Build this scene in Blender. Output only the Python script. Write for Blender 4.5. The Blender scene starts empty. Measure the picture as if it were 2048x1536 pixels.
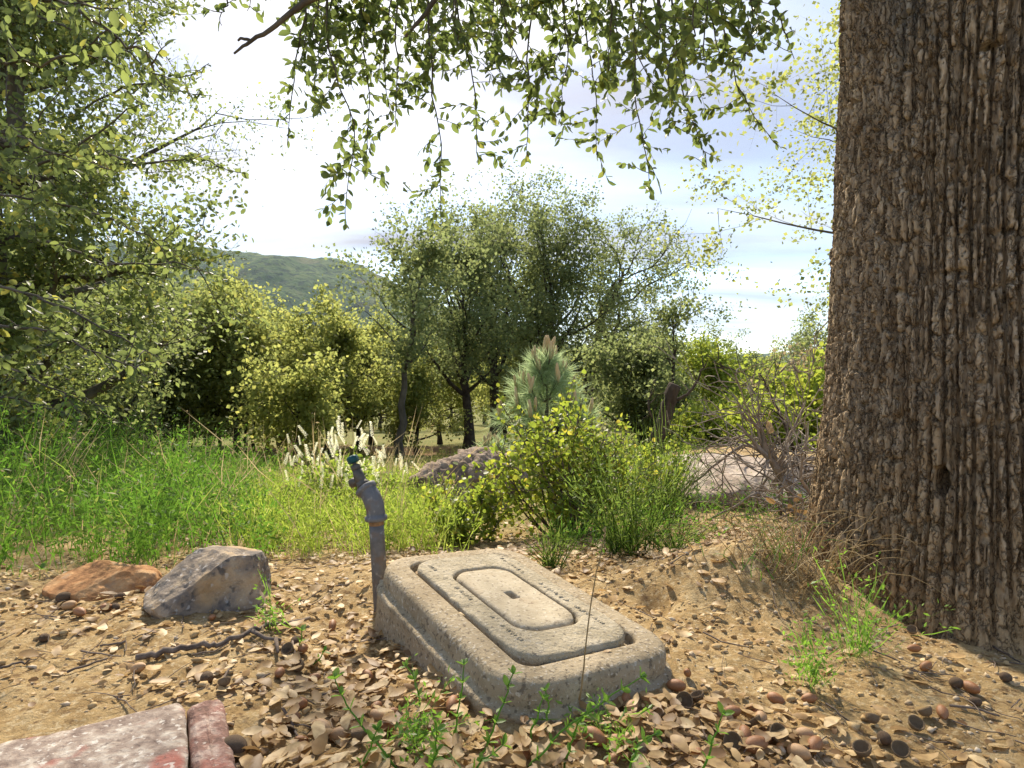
import bpy, math, random
import numpy as np
from mathutils import Vector, Matrix
R = math.radians
rng = np.random.default_rng(7)
random.seed(7)
sc = bpy.context.scene
COL = sc.collection

# ------------------------------------------------------------------ camera
F, CX, CY, PITCH, CAMZ = 1220.0, 1024.0, 768.0, R(0.85), 0.5
cam = bpy.data.objects.new('camera', bpy.data.cameras.new('camera'))
cam.data.sensor_width = 36; cam.data.lens = F / 2048 * 36
cam.data.clip_start = 0.02; cam.data.clip_end = 9000
cam.location = (0, 0, CAMZ); cam.rotation_euler = (R(90) - PITCH, 0, 0)
COL.objects.link(cam); sc.camera = cam

# ------------------------------------------------------------------ light
SUN_EL, SUN_AZ = R(43), R(-13)          # azimuth measured from the view axis, negative = left
sdir = Vector((math.sin(SUN_AZ) * math.cos(SUN_EL), math.cos(SUN_AZ) * math.cos(SUN_EL), math.sin(SUN_EL)))
sl = bpy.data.lights.new('sun', 'SUN'); sl.energy = 3.4; sl.angle = R(4); sl.color = (1.0, 0.89, 0.72)
sun = bpy.data.objects.new('sun', sl); sun.rotation_euler = (-sdir).to_track_quat('-Z', 'Y').to_euler()
sun.location = (-6, 12, 12); COL.objects.link(sun)
SKY_STRENGTH = 0.11
world = bpy.data.worlds.new('World'); sc.world = world; world.use_nodes = True
def build_world():
    nt = world.node_tree; N = nt.nodes; L = nt.links
    bg = N['Background']; bg.inputs['Strength'].default_value = SKY_STRENGTH
    sky = N.new('ShaderNodeTexSky'); sky.sky_type = 'NISHITA'; sky.sun_disc = False
    sky.sun_elevation = SUN_EL; sky.sun_rotation = SUN_AZ % (2 * math.pi); sky.altitude = 900
    sky.air_density = 1.0; sky.dust_density = 0.7; sky.ozone_density = 1.0
    tc = N.new('ShaderNodeTexCoord'); sep = N.new('ShaderNodeSeparateXYZ'); L.new(tc.outputs['Generated'], sep.inputs[0])
    def m(op, a, b=None, clamp=False):
        n = N.new('ShaderNodeMath'); n.operation = op; n.use_clamp = clamp
        for i, v in enumerate((a, b)):
            if v is None: continue
            if isinstance(v, (int, float)): n.inputs[i].default_value = v
            else: L.new(v, n.inputs[i])
        return n.outputs[0]
    zz = m('ADD', m('MAXIMUM', sep.outputs[2], 0.0), 0.13)
    cx = m('DIVIDE', sep.outputs[0], zz); cy = m('DIVIDE', sep.outputs[1], zz)
    cb = N.new('ShaderNodeCombineXYZ'); L.new(cx, cb.inputs[0]); L.new(cy, cb.inputs[1])
    mp = N.new('ShaderNodeMapping'); mp.inputs['Rotation'].default_value = (0, 0, R(28)); mp.inputs['Scale'].default_value = (0.28, 0.9, 1); mp.inputs['Location'].default_value = (0.55, 1.15, 0)
    L.new(cb.outputs[0], mp.inputs[0])
    nz = N.new('ShaderNodeTexNoise'); nz.inputs['Scale'].default_value = 1.15; nz.inputs['Detail'].default_value = 7; nz.inputs['Roughness'].default_value = 0.52; nz.inputs['Distortion'].default_value = 0.35
    L.new(mp.outputs[0], nz.inputs['Vector'])
    rp = N.new('ShaderNodeValToRGB'); rp.color_ramp.elements[0].position = 0.38; rp.color_ramp.elements[1].position = 0.64
    L.new(nz.outputs['Fac'], rp.inputs[0])
    # thin cloud glows around the sun (forward scattering)
    dt = N.new('ShaderNodeVectorMath'); dt.operation = 'DOT_PRODUCT'; L.new(tc.outputs['Generated'], dt.inputs[0]); dt.inputs[1].default_value = sdir
    glow = m('POWER', m('MAXIMUM', dt.outputs['Value'], 0.0), 9.0)
    veil = m('MULTIPLY', glow, 0.9)
    fac = m('ADD', m('MULTIPLY', rp.outputs[0], 0.88), veil, True)
    cbr = m('ADD', m('MULTIPLY', glow, 4.8), 2.7)
    cc = N.new('ShaderNodeCombineXYZ')
    n2 = N.new('ShaderNodeTexNoise'); n2.inputs['Scale'].default_value = 2.1; n2.inputs['Detail'].default_value = 6; n2.inputs['Distortion'].default_value = 0.5; L.new(mp.outputs[0], n2.inputs['Vector'])
    shade = m('ADD', m('MULTIPLY', m('MULTIPLY', m('SUBTRACT', n2.outputs['Fac'], 0.36, True), 3.2, True), 0.50), 0.56)
    cs_ = m('MULTIPLY', cbr, shade)
    L.new(m('MULTIPLY', cs_, 1.0), cc.inputs[0]); L.new(cs_, cc.inputs[1]); L.new(m('SUBTRACT', m('MULTIPLY', cbr, 1.0), m('MULTIPLY', m('SUBTRACT', cbr, cs_), 0.80)), cc.inputs[2])
    mx = N.new('ShaderNodeMix'); mx.data_type = 'RGBA'
    L.new(fac, mx.inputs[0]); L.new(sky.outputs[0], mx.inputs[6]); L.new(cc.outputs[0], mx.inputs[7])
    L.new(mx.outputs[2], bg.inputs['Color'])
build_world()
vs = sc.view_settings
vs.view_transform = 'Standard'; vs.look = 'None'; vs.gamma = 1.0; vs.use_curve_mapping = False; vs.exposure = 1.38
cy = sc.cycles
cy.max_bounces = 12; cy.diffuse_bounces = 8; cy.glossy_bounces = 2; cy.transmission_bounces = 8; cy.volume_bounces = 0
cy.transparent_max_bounces = 8; cy.caustics_reflective = False; cy.caustics_refractive = False
cy.sample_clamp_indirect = 6; cy.use_denoising = True
try: cy.denoiser = 'OPENIMAGEDENOISE'
except Exception: pass

# ------------------------------------------------------------------ projection helpers (photo pixel + distance -> place)
def P(px, py, d):
    u = (px - CX) / F * d; v = -(py - CY) / F * d
    c, s = math.cos(PITCH), math.sin(PITCH)
    return np.array([u, d * c + v * s, CAMZ - d * s + v * c])

# ------------------------------------------------------------------ numpy noise
def _hash(ix, iy, iz, seed):
    h = (ix.astype(np.int64) * 374761393 + iy.astype(np.int64) * 668265263 + iz.astype(np.int64) * 2147483647 + seed * 1274126177) & 0xFFFFFFFF
    h = ((h ^ (h >> 13)) * 1274126177) & 0xFFFFFFFF
    h = ((h ^ (h >> 16)) * 2246822519) & 0xFFFFFFFF
    return ((h ^ (h >> 15)) & 0xFFFFFF) / float(0xFFFFFF)
def vnoise(x, y, z=None, seed=0):
    x = np.asarray(x, float); y = np.asarray(y, float)
    z = np.zeros_like(x) if z is None else np.asarray(z, float)
    ix, iy, iz = np.floor(x), np.floor(y), np.floor(z)
    fx, fy, fz = x - ix, y - iy, z - iz
    fx, fy, fz = [f * f * (3 - 2 * f) for f in (fx, fy, fz)]
    r = 0
    for a in (0, 1):
        for b in (0, 1):
            for c in (0, 1):
                w = (fx if a else 1 - fx) * (fy if b else 1 - fy) * (fz if c else 1 - fz)
                r = r + w * _hash(ix + a, iy + b, iz + c, seed)
    return r * 2 - 1
def fbm(x, y, z=None, oct=4, seed=0, gain=0.5):
    s = 0; a = 1.0; f = 1.0; t = 0
    for o in range(oct):
        s = s + a * vnoise(np.asarray(x) * f, np.asarray(y) * f, None if z is None else np.asarray(z) * f, seed + o * 17)
        t += a; a *= gain; f *= 2.03
    return s / t
def voro2(x, y, seed=0):
    ix, iy = np.floor(x), np.floor(y); f1 = np.full(np.shape(x), 9.0); f2 = f1.copy(); cid = np.zeros(np.shape(x))
    for a in (-1, 0, 1):
        for b in (-1, 0, 1):
            gx, gy = ix + a, iy + b; zz = np.zeros_like(gx)
            px = gx + 0.15 + 0.7 * _hash(gx, gy, zz, seed); py = gy + 0.1 + 0.8 * _hash(gx, gy, zz + 1, seed)
            d = np.hypot(x - px, y - py); h = _hash(gx, gy, zz + 2, seed)
            n1 = d < f1
            f2 = np.where(n1, f1, np.minimum(f2, d)); cid = np.where(n1, h, cid); f1 = np.where(n1, d, f1)
    return f1, f2, cid
def sstep(a, b, x):
    t = np.clip((np.asarray(x, float) - a) / (b - a), 0, 1); return t * t * (3 - 2 * t)

# ------------------------------------------------------------------ mesh collector
class MB:
    def __init__(s): s.v = []; s.t = []; s.q = []; s.n = 0; s.tm = []; s.qm = []
    def add(s, verts, tris=None, quads=None, mi=0):
        verts = np.asarray(verts, np.float32).reshape(-1, 3)
        if tris is not None and len(tris): tris = np.asarray(tris, np.int64).reshape(-1, 3); s.t.append(tris + s.n); s.tm.append(np.full(len(tris), mi))
        if quads is not None and len(quads): quads = np.asarray(quads, np.int64).reshape(-1, 4); s.q.append(quads + s.n); s.qm.append(np.full(len(quads), mi))
        s.v.append(verts); s.n += len(verts)
    def mesh(s, name, mats, smooth=True):
        me = bpy.data.meshes.new(name)
        v = np.concatenate(s.v) if s.v else np.zeros((0, 3), np.float32)
        t = np.concatenate(s.t) if s.t else np.zeros((0, 3), np.int64)
        q = np.concatenate(s.q) if s.q else np.zeros((0, 4), np.int64)
        me.vertices.add(len(v)); me.vertices.foreach_set('co', v.ravel())
        li = np.concatenate([t.ravel(), q.ravel()]).astype(np.int32)
        me.loops.add(len(li)); me.loops.foreach_set('vertex_index', li)
        nf = len(t) + len(q); me.polygons.add(nf)
        ls = np.concatenate([np.arange(len(t)) * 3, len(t) * 3 + np.arange(len(q)) * 4]).astype(np.int32)
        me.polygons.foreach_set('loop_start', ls)
        mi = np.concatenate(s.tm + s.qm) if nf else np.zeros(0)
        me.polygons.foreach_set('material_index', mi.astype(np.int32))
        if smooth: me.polygons.foreach_set('use_smooth', np.ones(nf, bool))
        for m_ in (mats if isinstance(mats, (list, tuple)) else [mats]): me.materials.append(m_)
        me.update(calc_edges=True); me.validate()
        return me
    def build(s, name, mats, parent=None, smooth=True, loc=None, **kw):
        o = bpy.data.objects.new(name, s.mesh(name, mats, smooth)); COL.objects.link(o)
        if parent is not None: o.parent = parent
        if loc is not None: o.location = loc
        for k, v in kw.items(): o[k] = v
        return o
def thing(name, label, cat, loc=(0, 0, 0), rz=0.0, group=None):
    o = bpy.data.objects.new(name, None); o.empty_display_size = 0.05; COL.objects.link(o)
    o.location = [float(a) for a in loc]; o.rotation_euler = (0, 0, rz)
    o['label'] = label; o['category'] = cat
    if group: o['group'] = group
    return o
def tag(o, label, cat, group=None):
    o['label'] = label; o['category'] = cat
    if group: o['group'] = group
    return o
def inst(name, me, loc, rot=(0, 0, 0), scale=1.0, parent=None):
    o = bpy.data.objects.new(name, me); COL.objects.link(o)
    o.location = [float(a) for a in loc]; o.rotation_euler = rot
    o.scale = (scale,) * 3 if isinstance(scale, (int, float)) else scale
    if parent is not None: o.parent = parent
    return o
def copy_tree(o, parent=None):
    c = o.copy(); COL.objects.link(c); c.parent = parent
    for ch in o.children: copy_tree(ch, c)
    return c

def unit(v):
    v = np.asarray(v, float); return v / np.maximum(np.linalg.norm(v, axis=-1, keepdims=True), 1e-9)
def tube(mb, pts, rad, k=6, mi=0, cap=True):
    pts = np.asarray(pts, float); n = len(pts); rad = np.broadcast_to(np.asarray(rad, float), (n,))
    t = unit(np.gradient(pts, axis=0)); ref = np.array([0.31, 0.23, 0.92]) if abs(unit(pts[-1] - pts[0])[2]) < 0.8 else np.array([0.93, 0.3, 0.1])
    a = unit(np.cross(t, ref)); b = np.cross(t, a)
    th = np.arange(k) * 2 * math.pi / k
    ring = pts[:, None, :] + rad[:, None, None] * (np.cos(th)[None, :, None] * a[:, None, :] + np.sin(th)[None, :, None] * b[:, None, :])
    i = np.arange(n - 1)[:, None] * k; j = np.arange(k)[None, :]; j2 = (j + 1) % k
    q = np.stack([i + j, i + j2, i + k + j2, i + k + j], -1).reshape(-1, 4)
    v = ring.reshape(-1, 3); tr = None
    if cap:
        v = np.concatenate([v, pts[-1:] + t[-1:] * rad[-1] * 0.4, pts[:1] - t[:1] * rad[0] * 0.2]); e = n * k; jj = np.arange(k); jn = (jj + 1) % k
        tr = np.concatenate([np.stack([(n - 1) * k + jj, (n - 1) * k + jn, np.full(k, e)], -1), np.stack([jn, jj, np.full(k, e + 1)], -1)])
    mb.add(v, tr, q, mi)

# leaf templates: verts (along, across, up), faces
LEAF_HI = (np.array([(0, 0, 0), (.22, -.32, .05), (.22, 0, -.03), (.22, .32, .05), (.55, -.42, .06), (.55, 0, -.04), (.55, .42, .06), (.82, -.25, .02), (.82, 0, -.05), (.82, .25, .02), (1, 0, -.08)], float),
           [(0, 2, 1), (0, 3, 2), (7, 8, 10), (8, 9, 10)], [(1, 2, 5, 4), (2, 3, 6, 5), (4, 5, 8, 7), (5, 6, 9, 8)])
LEAF_MID = (np.array([(0, 0, 0), (.27, -.36, .06), (.70, -.33, .04), (1, 0, -.06), (.70, .33, .04), (.27, .36, .06)], float), [], [(0, 1, 2, 3), (0, 3, 4, 5)])
LEAF_LO = (np.array([(0, 0, 0), (.45, -.42, .05), (1, 0, 0), (.45, .42, .05)], float), [], [(0, 1, 2, 3)])
def leaves(mb, pos, axis, nrm, size, width=0.5, tpl=LEAF_MID, mi=0):
    """many leaves at once"""
    pos = np.asarray(pos, float); n = len(pos)
    if n == 0: return
    a = unit(axis); s = np.cross(unit(nrm), a); bad = np.linalg.norm(s, axis=1) < 1e-3; s[bad] = np.cross(a[bad], [0.3, 0.9, 0.2]); s = unit(s); u = np.cross(a, s)
    size = np.broadcast_to(np.asarray(size, float), (n,)); width = np.broadcast_to(np.asarray(width, float), (n,))
    tv, tt, tq = tpl; m = len(tv)
    v = pos[:, None, :] + size[:, None, None] * (tv[None, :, 0:1] * a[:, None, :] + tv[None, :, 1:2] * s[:, None, :] * (width / 0.5 * 1.0)[:, None, None] + tv[None, :, 2:3] * u[:, None, :])
    off = (np.arange(n) * m)[:, None, None]
    mb.add(v.reshape(-1, 3), (np.asarray(tt)[None] + off).reshape(-1, 3) if len(tt) else None, (np.asarray(tq)[None] + off).reshape(-1, 4) if len(tq) else None, mi)
def rdir(n, bias=(0, 0, 0), w=1.0):
    v = rng.normal(size=(n, 3)); v = unit(v) * w + np.asarray(bias, float); return unit(v)

# ------------------------------------------------------------------ materials
def _mat(name):
    m = bpy.data.materials.new(name); m.use_nodes = True
    nt = m.node_tree; return m, nt, nt.nodes, nt.links, nt.nodes['Principled BSDF']
def ramp(N, stops):
    r = N.new('ShaderNodeValToRGB'); e = r.color_ramp.elements
    while len(e) < len(stops): e.new(0.5)
    for i, (p, c) in enumerate(stops): e[i].position = p; e[i].color = (*c, 1)
    return r
def surf(name, stops, scale=8, detail=6, rough=0.85, bump=0.3, bscale=None, bdist=0.01, extra=None, specks=None, coord='Object', stretch=None, metallic=0.0, spec=0.3):
    m, nt, N, L, B = _mat(name)
    tc = N.new('ShaderNodeTexCoord'); src = tc.outputs[coord]
    if stretch:
        mp = N.new('ShaderNodeMapping'); mp.inputs['Scale'].default_value = stretch; L.new(src, mp.inputs[0]); src = mp.outputs[0]
    nz = N.new('ShaderNodeTexNoise'); nz.inputs['Scale'].default_value = scale; nz.inputs['Detail'].default_value = detail; nz.inputs['Roughness'].default_value = 0.62
    L.new(src, nz.inputs['Vector']); r = ramp(N, stops); L.new(nz.outputs['Fac'], r.inputs[0]); col = r.outputs[0]
    for sp in (specks or []):          # (scale, lo, hi, colour, amount)
        n2 = N.new('ShaderNodeTexNoise'); n2.inputs['Scale'].default_value = sp[0]; n2.inputs['Detail'].default_value = 4 if len(sp) < 6 else sp[5]; L.new(src, n2.inputs['Vector'])
        r2 = ramp(N, [(sp[1], (0, 0, 0)), (sp[2], (sp[4],) * 3)]); L.new(n2.outputs['Fac'], r2.inputs[0])
        mx = N.new('ShaderNodeMix'); mx.data_type = 'RGBA'; L.new(r2.outputs[0], mx.inputs[0]); L.new(col, mx.inputs[6]); mx.inputs[7].default_value = (*sp[3], 1); col = mx.outputs[2]
    L.new(col, B.inputs['Base Color']); B.inputs['Roughness'].default_value = rough; B.inputs['Metallic'].default_value = metallic
    B.inputs['Specular IOR Level'].default_value = spec
    if bump:
        nb = N.new('ShaderNodeTexNoise'); nb.inputs['Scale'].default_value = bscale or scale * 4; nb.inputs['Detail'].default_value = 8; nb.inputs['Roughness'].default_value = 0.65; L.new(src, nb.inputs['Vector'])
        bp = N.new('ShaderNodeBump'); bp.inputs['Strength'].default_value = bump; bp.inputs['Distance'].default_value = bdist
        L.new(nb.outputs['Fac'], bp.inputs['Height']); L.new(bp.outputs[0], B.inputs['Normal'])
    return m
def leafmat(name, stops, trans=(0.3, 0.42, 0.06), amount=0.4, rough=0.45, spec=0.4, tvar=0.35, obj=False):
    m, nt, N, L, B = _mat(name)
    if obj:
        ge = N.new('ShaderNodeObjectInfo'); rnd = ge.outputs['Random']
    else:
        ge = N.new('ShaderNodeNewGeometry'); rnd = ge.outputs['Random Per Island']
    r = ramp(N, stops); L.new(rnd, r.inputs[0]); L.new(r.outputs[0], B.inputs['Base Color'])
    B.inputs['Roughness'].default_value = rough; B.inputs['Specular IOR Level'].default_value = spec
    tr = N.new('ShaderNodeBsdfTranslucent')
    mc = N.new('ShaderNodeMix'); mc.data_type = 'RGBA'; mc.inputs[0].default_value = tvar; mc.inputs[6].default_value = (*trans, 1)
    mu = N.new('ShaderNodeMix'); mu.data_type = 'RGBA'; mu.blend_type = 'MULTIPLY'; mu.inputs[0].default_value = 1.0; mu.inputs[7].default_value = (4, 4, 4, 1); L.new(r.outputs[0], mu.inputs[6])
    L.new(mu.outputs[2], mc.inputs[7]); L.new(mc.outputs[2], tr.inputs['Color'])
    mx = N.new('ShaderNodeMixShader'); mx.inputs[0].default_value = amount
    L.new(B.outputs[0], mx.inputs[1]); L.new(tr.outputs[0], mx.inputs[2]); L.new(mx.outputs[0], N['Material Output'].inputs['Surface'])
    return m
M = {}
def blotch(m, scale, dark, amount):
    N = m.node_tree.nodes; L = m.node_tree.links; B = N['Principled BSDF']; col = B.inputs['Base Color'].links[0].from_socket; tc = N.new('ShaderNodeTexCoord')
    nz = N.new('ShaderNodeTexNoise'); nz.inputs['Scale'].default_value = scale; nz.inputs['Detail'].default_value = 6; L.new(tc.outputs['Object'], nz.inputs['Vector']); r = ramp(N, [(.42, (0, 0, 0)), (.66, (amount,) * 3)]); L.new(nz.outputs['Fac'], r.inputs[0])
    mx = N.new('ShaderNodeMix'); mx.data_type = 'RGBA'; L.new(r.outputs[0], mx.inputs[0]); L.new(col, mx.inputs[6]); mx.inputs[7].default_value = (*dark, 1); L.new(mx.outputs[2], B.inputs['Base Color'])
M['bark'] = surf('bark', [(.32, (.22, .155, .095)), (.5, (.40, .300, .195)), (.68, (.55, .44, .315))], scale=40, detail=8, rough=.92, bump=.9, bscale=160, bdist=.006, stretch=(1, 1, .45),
                 specks=[(4.5, .56, .68, (.20, .19, .165), .75), (60, .60, .70, (.30, .29, .26), .5), (34, .62, .72, (.045, .03, .02), .6)], spec=.15)
def dusty_foot():
    m = M['bark']; N = m.node_tree.nodes; L = m.node_tree.links; B = N['Principled BSDF']; col = B.inputs['Base Color'].links[0].from_socket
    tc = N.new('ShaderNodeTexCoord'); sp = N.new('ShaderNodeSeparateXYZ'); L.new(tc.outputs['Object'], sp.inputs[0]); nz = N.new('ShaderNodeTexNoise'); nz.inputs['Scale'].default_value = 5; nz.inputs['Detail'].default_value = 6; L.new(tc.outputs['Object'], nz.inputs['Vector'])
    ad = N.new('ShaderNodeMath'); ad.operation = 'MULTIPLY_ADD'; L.new(nz.outputs['Fac'], ad.inputs[0]); ad.inputs[1].default_value = .7; L.new(sp.outputs[2], ad.inputs[2])
    mr = N.new('ShaderNodeMapRange'); mr.inputs[1].default_value = .25; mr.inputs[2].default_value = .95; mr.inputs[3].default_value = .75; mr.inputs[4].default_value = 0.0; L.new(ad.outputs[0], mr.inputs[0])
    mx = N.new('ShaderNodeMix'); mx.data_type = 'RGBA'; L.new(mr.outputs[0], mx.inputs[0]); L.new(col, mx.inputs[6]); mx.inputs[7].default_value = (.46, .30, .14, 1); L.new(mx.outputs[2], B.inputs['Base Color'])
dusty_foot()
def bark_crack_shade():  # fine cracks: the shadow inside them painted dark into the bark colour, plus bump
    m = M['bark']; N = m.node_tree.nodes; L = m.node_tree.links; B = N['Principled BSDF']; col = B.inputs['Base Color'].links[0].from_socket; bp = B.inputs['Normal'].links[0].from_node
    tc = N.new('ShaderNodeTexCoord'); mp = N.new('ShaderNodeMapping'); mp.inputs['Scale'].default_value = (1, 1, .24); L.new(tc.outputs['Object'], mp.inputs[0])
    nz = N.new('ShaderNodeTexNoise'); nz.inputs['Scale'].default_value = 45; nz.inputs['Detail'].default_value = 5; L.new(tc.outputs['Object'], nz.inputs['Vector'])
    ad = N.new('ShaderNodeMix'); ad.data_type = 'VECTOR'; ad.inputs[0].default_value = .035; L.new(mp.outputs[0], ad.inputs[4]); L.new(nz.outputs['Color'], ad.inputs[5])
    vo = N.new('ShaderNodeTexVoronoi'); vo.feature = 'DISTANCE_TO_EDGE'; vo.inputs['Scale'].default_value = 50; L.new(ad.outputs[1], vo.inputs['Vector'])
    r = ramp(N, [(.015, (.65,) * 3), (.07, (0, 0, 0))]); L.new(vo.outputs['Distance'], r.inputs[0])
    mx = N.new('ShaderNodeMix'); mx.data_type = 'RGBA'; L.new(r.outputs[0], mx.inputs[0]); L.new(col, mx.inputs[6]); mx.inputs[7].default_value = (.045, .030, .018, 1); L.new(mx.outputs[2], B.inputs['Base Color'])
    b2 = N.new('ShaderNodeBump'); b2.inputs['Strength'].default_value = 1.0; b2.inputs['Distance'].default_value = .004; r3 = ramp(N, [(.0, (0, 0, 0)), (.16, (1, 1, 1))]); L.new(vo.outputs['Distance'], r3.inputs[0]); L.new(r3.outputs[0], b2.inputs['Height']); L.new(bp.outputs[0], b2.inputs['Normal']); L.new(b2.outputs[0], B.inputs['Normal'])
bark_crack_shade()
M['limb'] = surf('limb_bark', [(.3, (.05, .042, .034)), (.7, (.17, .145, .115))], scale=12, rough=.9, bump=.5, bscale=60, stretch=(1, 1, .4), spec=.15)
M['darkwood'] = surf('dark_trunk', [(.3, (.028, .022, .017)), (.7, (.10, .078, .06))], scale=9, rough=.92, bump=.5, bscale=40, spec=.1)
M['greywood'] = surf('grey_dead_wood', [(.3, (.13, .105, .085)), (.7, (.38, .32, .26))], scale=30, rough=.9, bump=.5, bscale=120, bdist=.004, stretch=(1, 1, .5), spec=.15)
M['twig'] = surf('twig', [(.3, (.07, .05, .04)), (.7, (.24, .19, .15))], scale=60, rough=.9, bump=.4, bscale=240, bdist=.002, spec=.15)
M['oakleaf'] = leafmat('oak_leaf', [(0, (.045, .065, .024)), (.5, (.075, .10, .034)), (.85, (.115, .14, .036)), (1, (.20, .17, .03))], (.28, .36, .08), .45, .42)
M['oakleaf_obj'] = leafmat('oak_leaf_single', [(0, (.045, .065, .024)), (.5, (.075, .10, .034)), (.85, (.115, .14, .036)), (1, (.16, .16, .03))], (.28, .36, .08), .45, .42, obj=True)
M['leftleaf'] = leafmat('live_oak_leaf', [(0, (.06, .08, .034)), (.55, (.095, .125, .042)), (.9, (.14, .17, .045)), (1, (.34, .27, .04))], (.36, .43, .11), .46, .46, .5)
M['leftleaf_obj'] = leafmat('live_oak_leaf_single', [(0, (.06, .08, .034)), (.55, (.095, .125, .042)), (.92, (.14, .17, .045)), (1, (.30, .25, .04))], (.36, .43, .11), .46, .46, .5, obj=True)
M['farleaf'] = leafmat('mid_oak_leaf', [(0, (.068, .086, .040)), (.6, (.108, .126, .052)), (1, (.16, .16, .06))], (.36, .43, .15), .47, .7, .12)
M['yelleaf'] = leafmat('yellow_green_leaf', [(0, (.08, .10, .03)), (.6, (.13, .145, .042)), (1, (.22, .20, .05))], (.50, .54, .15), .54, .7, .12)
M['brightleaf'] = leafmat('bright_leaf', [(0, (.10, .15, .022)), (.6, (.16, .20, .03)), (1, (.26, .25, .035))], (.46, .52, .07), .46, .7, .15)
M['shrubleaf'] = leafmat('shrub_leaf', [(0, (.075, .125, .02)), (.6, (.14, .185, .024)), (.9, (.25, .26, .03)), (1, (.40, .28, .05))], (.42, .50, .055), .46, .5)
M['shrubleaf_obj'] = leafmat('shrub_leaf_single', [(0, (.075, .125, .02)), (.6, (.14, .185, .024)), (.9, (.25, .26, .03)), (1, (.40, .28, .05))], (.42, .50, .055), .46, .5, obj=True)
M['herb'] = leafmat('herb_leaf', [(0, (.035, .07, .012)), (.6, (.065, .13, .016)), (.95, (.13, .19, .025)), (1, (.28, .24, .08))], (.16, .36, .035), .42, .6, .2)
M['herblight'] = leafmat('light_herb_leaf', [(0, (.10, .15, .028)), (.6, (.16, .215, .035)), (.9, (.26, .28, .06)), (1, (.40, .34, .16))], (.38, .52, .05), .45, .6, .2)
M['broom'] = leafmat('broom_stem', [(0, (.05, .085, .022)), (.6, (.085, .135, .03)), (1, (.16, .20, .04))], (.28, .40, .06), .4, .6, .2)
M['sprig'] = leafmat('sprig_leaf', [(0, (.07, .14, .03)), (.6, (.11, .22, .03)), (1, (.20, .32, .04))], (.35, .6, .06), .42, .45)
M['needle'] = leafmat('pine_needle', [(0, (.13, .19, .10)), (.6, (.19, .26, .14)), (1, (.27, .32, .17))], (.5, .6, .3), .48, .6, .2)
M['candle'] = surf('pine_candle', [(.3, (.52, .36, .17)), (.7, (.68, .52, .30))], scale=90, bump=.4, bscale=200, bdist=.003)
M['flower'] = leafmat('white_flower', [(0, (.62, .60, .46)), (1, (.80, .78, .66))], (.9, .88, .72), .5, .7)
M['drygrass'] = leafmat('dry_grass', [(0, (.20, .15, .08)), (1, (.40, .32, .18))], (.5, .4, .2), .3, .7)
M['deadleaf'] = leafmat('dead_leaf', [(0, (.14, .075, .03)), (.25, (.31, .195, .08)), (.65, (.48, .33, .15)), (1, (.60, .46, .25))], (.45, .28, .12), .18, .55, .35)
M['deadleaf_obj'] = leafmat('dead_leaf_single', [(0, (.14, .075, .03)), (.25, (.31, .195, .08)), (.65, (.48, .33, .15)), (1, (.60, .46, .25))], (.45, .28, .12), .18, .55, .35, obj=True)
blotch(M['deadleaf'], 90, (.19, .11, .05), .6); blotch(M['deadleaf_obj'], 3.5, (.19, .11, .05), .6)
M['nut'] = surf('acorn_shell', [(.3, (.20, .075, .028)), (.55, (.33, .145, .055)), (.75, (.45, .25, .11))], scale=45, rough=.55, bump=.3, bscale=300, bdist=.001, spec=.5)
M['nutpale'] = surf('pale_acorn_shell', [(.3, (.36, .20, .09)), (.7, (.52, .33, .17))], scale=40, rough=.58, bump=.3, bscale=300, bdist=.001, spec=.45)
M['nutblack'] = surf('blackened_acorn', [(.3, (.06, .04, .026)), (.7, (.19, .125, .075))], scale=90, rough=.9, bump=.6, bscale=200, bdist=.002)
M['cap'] = surf('acorn_cap', [(.3, (.14, .09, .05)), (.7, (.32, .23, .135))], scale=180, rough=.9, bump=.8, bscale=420, bdist=.002)
M['concrete'] = surf('weathered_concrete', [(.30, (.25, .19, .11)), (.5, (.39, .31, .20)), (.70, (.51, .42, .29))], scale=14, detail=10, rough=.93, bump=.8, bscale=150, bdist=.006,
                     specks=[(120, .56, .64, (.11, .085, .06), .7), (150, .58, .66, (.60, .53, .42), .75), (7, .52, .68, (.20, .145, .08), .6, 8)], spec=.2)
M['lid'] = surf('lid_concrete', [(.30, (.30, .25, .165)), (.5, (.42, .355, .245)), (.70, (.52, .45, .33))], scale=18, detail=10, rough=.93, bump=1.0, bscale=110, bdist=.008,
                specks=[(130, .60, .66, (.10, .085, .07), .6), (160, .58, .66, (.58, .53, .44), .5)], spec=.2)
M['reader'] = surf('reader_lid_concrete', [(.30, (.33, .27, .18)), (.5, (.44, .37, .26)), (.70, (.53, .46, .34))], scale=16, detail=10, rough=.93, bump=.6, bscale=150, bdist=.004,
                   specks=[(120, .58, .66, (.13, .10, .07), .6), (150, .60, .66, (.6, .53, .42), .6), (14, .55, .70, (.28, .19, .10), .5)], spec=.2)
M['rockgrey'] = surf('grey_rock', [(.34, (.15, .13, .115)), (.5, (.30, .235, .17)), (.64, (.47, .37, .25))], scale=16, detail=12, rough=.9, bump=.8, bscale=60, bdist=.008,
                     specks=[(45, .55, .63, (.06, .06, .062), .75), (9, .54, .64, (.46, .31, .16), .8, 8), (80, .60, .68, (.55, .51, .46), .6)], spec=.25)
M['rockorange'] = surf('orange_rock', [(.35, (.20, .09, .035)), (.5, (.40, .20, .08)), (.66, (.54, .33, .16))], scale=22, detail=9, rough=.92, bump=.8, bscale=70, bdist=.006, specks=[(30, .6, .7, (.22, .18, .14), .5)])
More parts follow.
